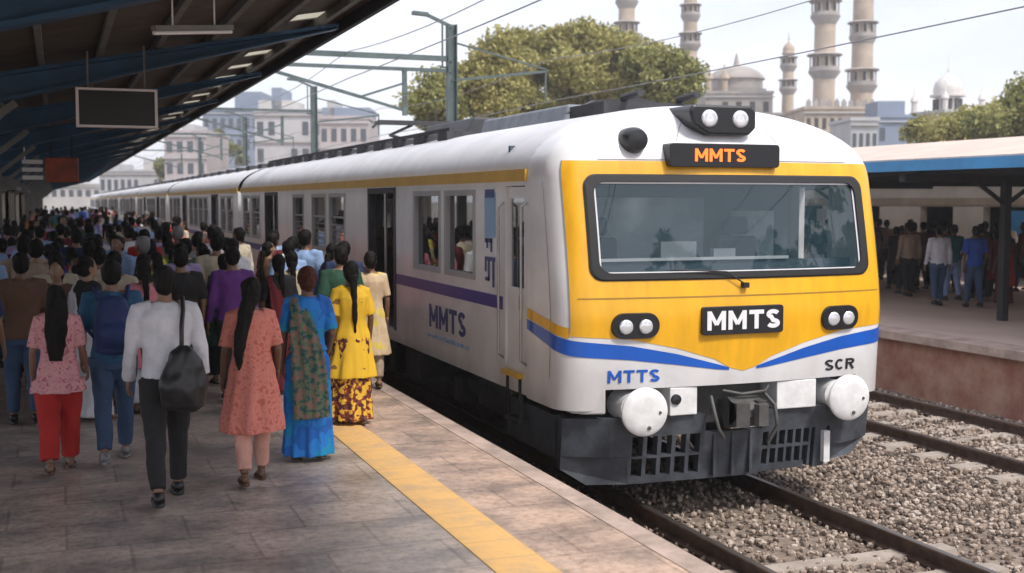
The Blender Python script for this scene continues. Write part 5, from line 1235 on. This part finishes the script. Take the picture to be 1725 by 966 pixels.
for (x, y) in pts:
    z_ = zone(x, y)
    for _ in range(80):
        fem = rc_.random() < .45; k = rc_.randrange(4)
        if fem:
            top = rc_.choice(tops_w); bot = rc_.choice(['white','black','maroon','cream','navy']) if k in (0,2) else top
            key = (fem,k,top,z_)
            lab = 'woman in %s %s' % (top, styleW[k])
        else:
            top = rc_.choice(tops_m); bot = rc_.choice(bots_m); key = (fem,k,top,z_); lab = 'man in %s %s' % (top, styleM[k])
        if key not in seen: break
    seen.add(key); words = (lab+' '+z_).split()
    lab2 = lab+' '+z_
    kt = (WOM if fem else MEN)[k]
    cols = dict(top='cloth_'+top, bottom='cloth_'+bot, blouse='cloth_'+(top if not fem else rc_.choice(['maroon','black','navy','red'])), drape='cloth_'+top, hair='hair_black' if rc_.random() < .97 else 'hair_grey', shoe=rc_.choice(['leather_black','leather_brown']))
    rz = rc_.gauss(0, .5) if rc_.random() < .85 else rc_.uniform(-PI, PI)
    person(kt, (x, y, 0), rz, (rc_.uniform(.95,1.05) if not fem else rc_.uniform(.88,.97)), cols, lab2, 'crowd boarding the train', rc_.choice(['skin_a','skin_b','skin_b','skin_c']))
# passengers standing in the open doorways of the train
for (x,y,z,g_,k,top,lab) in [(4.78,16.5,.361,'m',2,'white','man in white shirt standing inside the first open train doorway'),(5.0,17.15,.361,'w',0,'mustard','woman in mustard kurta standing inside the first open train doorway'),(4.8,26.1,.361,'m',1,'sky blue','man in sky blue long sleeves inside the second open train doorway'),(4.85,36.4,.361,'m',0,'maroon','man in maroon shirt inside a doorway of the second coach')]:
    person((WOM if g_ == 'w' else MEN)[k], (x,y,z), PI/2+rc_.uniform(-.4,.4), .98 if g_ == 'm' else .92, dict(top='cloth_'+top, bottom='cloth_black', hair='hair_black', shoe='leather_black'), lab, 'passengers in the doorways', 'skin_b')
# people on the right platform
RP = [(17.9,16.3,'m',0,'maroon','black','man in maroon shirt at right frame edge before canopy column',.1),
 (18.3,16.9,'m',1,'lilac','black','man in lilac long sleeves right of the canopy column',.0),
 (18.9,16.4,'w',0,'purple','black','woman in purple kurta right of the canopy column',.2),
 (19.5,17.4,'m',0,'grey','black','man in grey shirt behind the lilac sleeves at far right',.2),
 (19.2,21.0,'m',0,'brown','black','man in brown short sleeves behind the white shirt on right platform',.3),
 (19.6,22.4,'w',2,'charcoal','black','woman in charcoal kurta with loose hair behind the beige shirt',-.3),
 (18.9,20.2,'w',0,'maroon','black','woman in maroon kurta with braid behind the royal blue shirt',.3),
 (19.0,23.0,'m',1,'brown','black','man in brown long sleeves beside the maroon shirt, right platform',.2),
 (19.3,24.0,'w',0,'charcoal','black','woman in charcoal kurta with braid near the train edge, right platform',.2),
 (17.7,25.0,'m',0,'navy','black','man in navy short sleeves half hidden by train edge, right platform',.1),
 (20.2,26.2,'m',1,'black','black','man in black long sleeves deep on the right platform',.1),
 (17.05,19.83,'m',1,'white','denim','man in bright white shirt and blue jeans on right platform',.0),
 (17.42,19.2,'m',0,'royal blue','denim','man in bright royal blue shirt on right platform',.0),
 (18.1,20.6,'m',0,'teal','sky blue','man in dark teal shirt and pale jeans between white shirt and blue shirt',.1),
 (18.0,21.9,'m',1,'beige','black','man in beige shirt and black trousers left of the white shirt',.1),
 (18.5,22.6,'m',0,'maroon','black','man in maroon shirt beside the beige shirt on right platform',.3),
 (18.7,24.2,'m',3,'grey','black','man in grey shirt on right platform next to the train edge',.0),
 (18.0,23.5,'w',0,'brown','black','woman in brown kurta close to the train edge on right platform',.2),
 (19.6,25.3,'m',0,'charcoal','black','man in charcoal shirt deep in shade on right platform',-.3),
 (18.4,19.4,'w',1,'red','maroon','woman in red sari right of the royal blue shirt',.2),
 (18.5,18.6,'m',3,'pinkish','brown','man in dusty pink shirt right of the red sari',.1),
 (19.2,18.9,'w',2,'maroon','black','woman in maroon kurta with loose hair behind the dusty pink shirt',.5),
 (18.6,17.5,'m',1,'cream','black','man in cream shirt at the right edge of the photo',.1),
 (20.0,19.2,'m',0,'black','charcoal','man in black shirt deep in shade near right edge',.4),
 (20.4,21.5,'w',0,'navy','black','woman in navy kurta behind the teal shirt on right platform',-.2),
 (20.5,23.6,'m',1,'navy','black','man in navy long sleeves behind the beige shirt on right platform',-.2),
 (21.0,20.2,'m',3,'brown','black','man in brown shirt standing before the station wall at right',.6),
 (21.4,24.8,'w',1,'purple','black','woman in purple sari standing before the station wall',-.5),
 (19.8,27.5,'m',0,'dark green','black','man in dark green shirt farther down the right platform',.1),
 (20.6,29.0,'w',2,'orange','black','woman in orange kurta farther down the right platform',.1),
 (21.6,22.2,'m',0,'maroon','charcoal','man in maroon short sleeves before the station wall',.8),
 (21.5,18.2,'w',0,'beige','brown','woman in beige kurta before the station wall near right edge',.1)]
cm('cloth_pinkish', (.36,.22,.20), rough=.85, var=.2, vscale=12)
for (x, y, g_, k, top, bot, lab, rz) in RP:
    kt = (WOM if g_ == 'w' else MEN)[k]; person(kt, (x,y,0), rz-.3, .97 if g_ == 'm' else .90, dict(top='cloth_'+top, bottom='cloth_'+bot, blouse='cloth_'+bot, drape='cloth_'+top, hair='hair_black', shoe='leather_black'), lab, 'people waiting on the right platform', rc_.choice(['skin_a','skin_b']))

place = ['near the train edge','in the middle part','toward the frame edge']; used_r = set(); rp = [(a[0],a[1]) for a in RP]; n_ = 0
while n_ < 30:
    x = rc_.uniform(18.2,22.5); y = rc_.uniform(15.5,30)
    if any((a-x)**2+(b-y)**2 < .3 for a, b in rp): continue
    fem = rc_.random() < .4; k = rc_.randrange(4); top = rc_.choice(['charcoal','maroon','brown','navy','grey','purple','black','dark green','beige','pinkish','lilac']); px = proj_x(x, y); pz = place[0 if px < 1560 else 1 if px < 1660 else 2]
    if (fem,k,top,pz) in used_r: continue
    used_r.add((fem,k,top,pz)); rp.append((x,y)); n_ += 1
    lab = ('woman in %s %s' % (top, styleW[k]) if fem else 'man in %s %s' % (top, styleM[k]))+' on right platform '+pz
    person((WOM if fem else MEN)[k], (x,y,0), rc_.gauss(-.2,.6), .90 if fem else .97, dict(top='cloth_'+top, bottom='cloth_'+rc_.choice(['black','charcoal','denim','brown']), blouse='cloth_black', drape='cloth_'+top, hair='hair_black', shoe='leather_black'), lab, 'people waiting on the right platform', rc_.choice(['skin_a','skin_b']))
for o in bpy.data.objects:
    if 'label' in o and len(o['label'].split()) > 16: print('LONG', o['label'])

#HAZE
hz = MB(); hz.box(-160,260,-50,300,-2.2,48)
o = hz.mesh('haze'); hm = bpy.data.materials.new('haze'); hm.use_nodes = True; hn = hm.node_tree.nodes; hn.remove(hn['Principled BSDF'])
pv = hn.new('ShaderNodeVolumePrincipled'); pv.inputs['Color'].default_value = (.93,.94,.97,1); pv.inputs['Density'].default_value = .0010; pv.inputs['Anisotropy'].default_value = .2
hm.node_tree.links.new(pv.outputs[0], hn['Material Output'].inputs['Volume'])
M['haze'] = hm; ho = link('haze', o, 'haze'); tag(ho, 'thin pale haze in the air over the station', 'haze', kind='stuff')
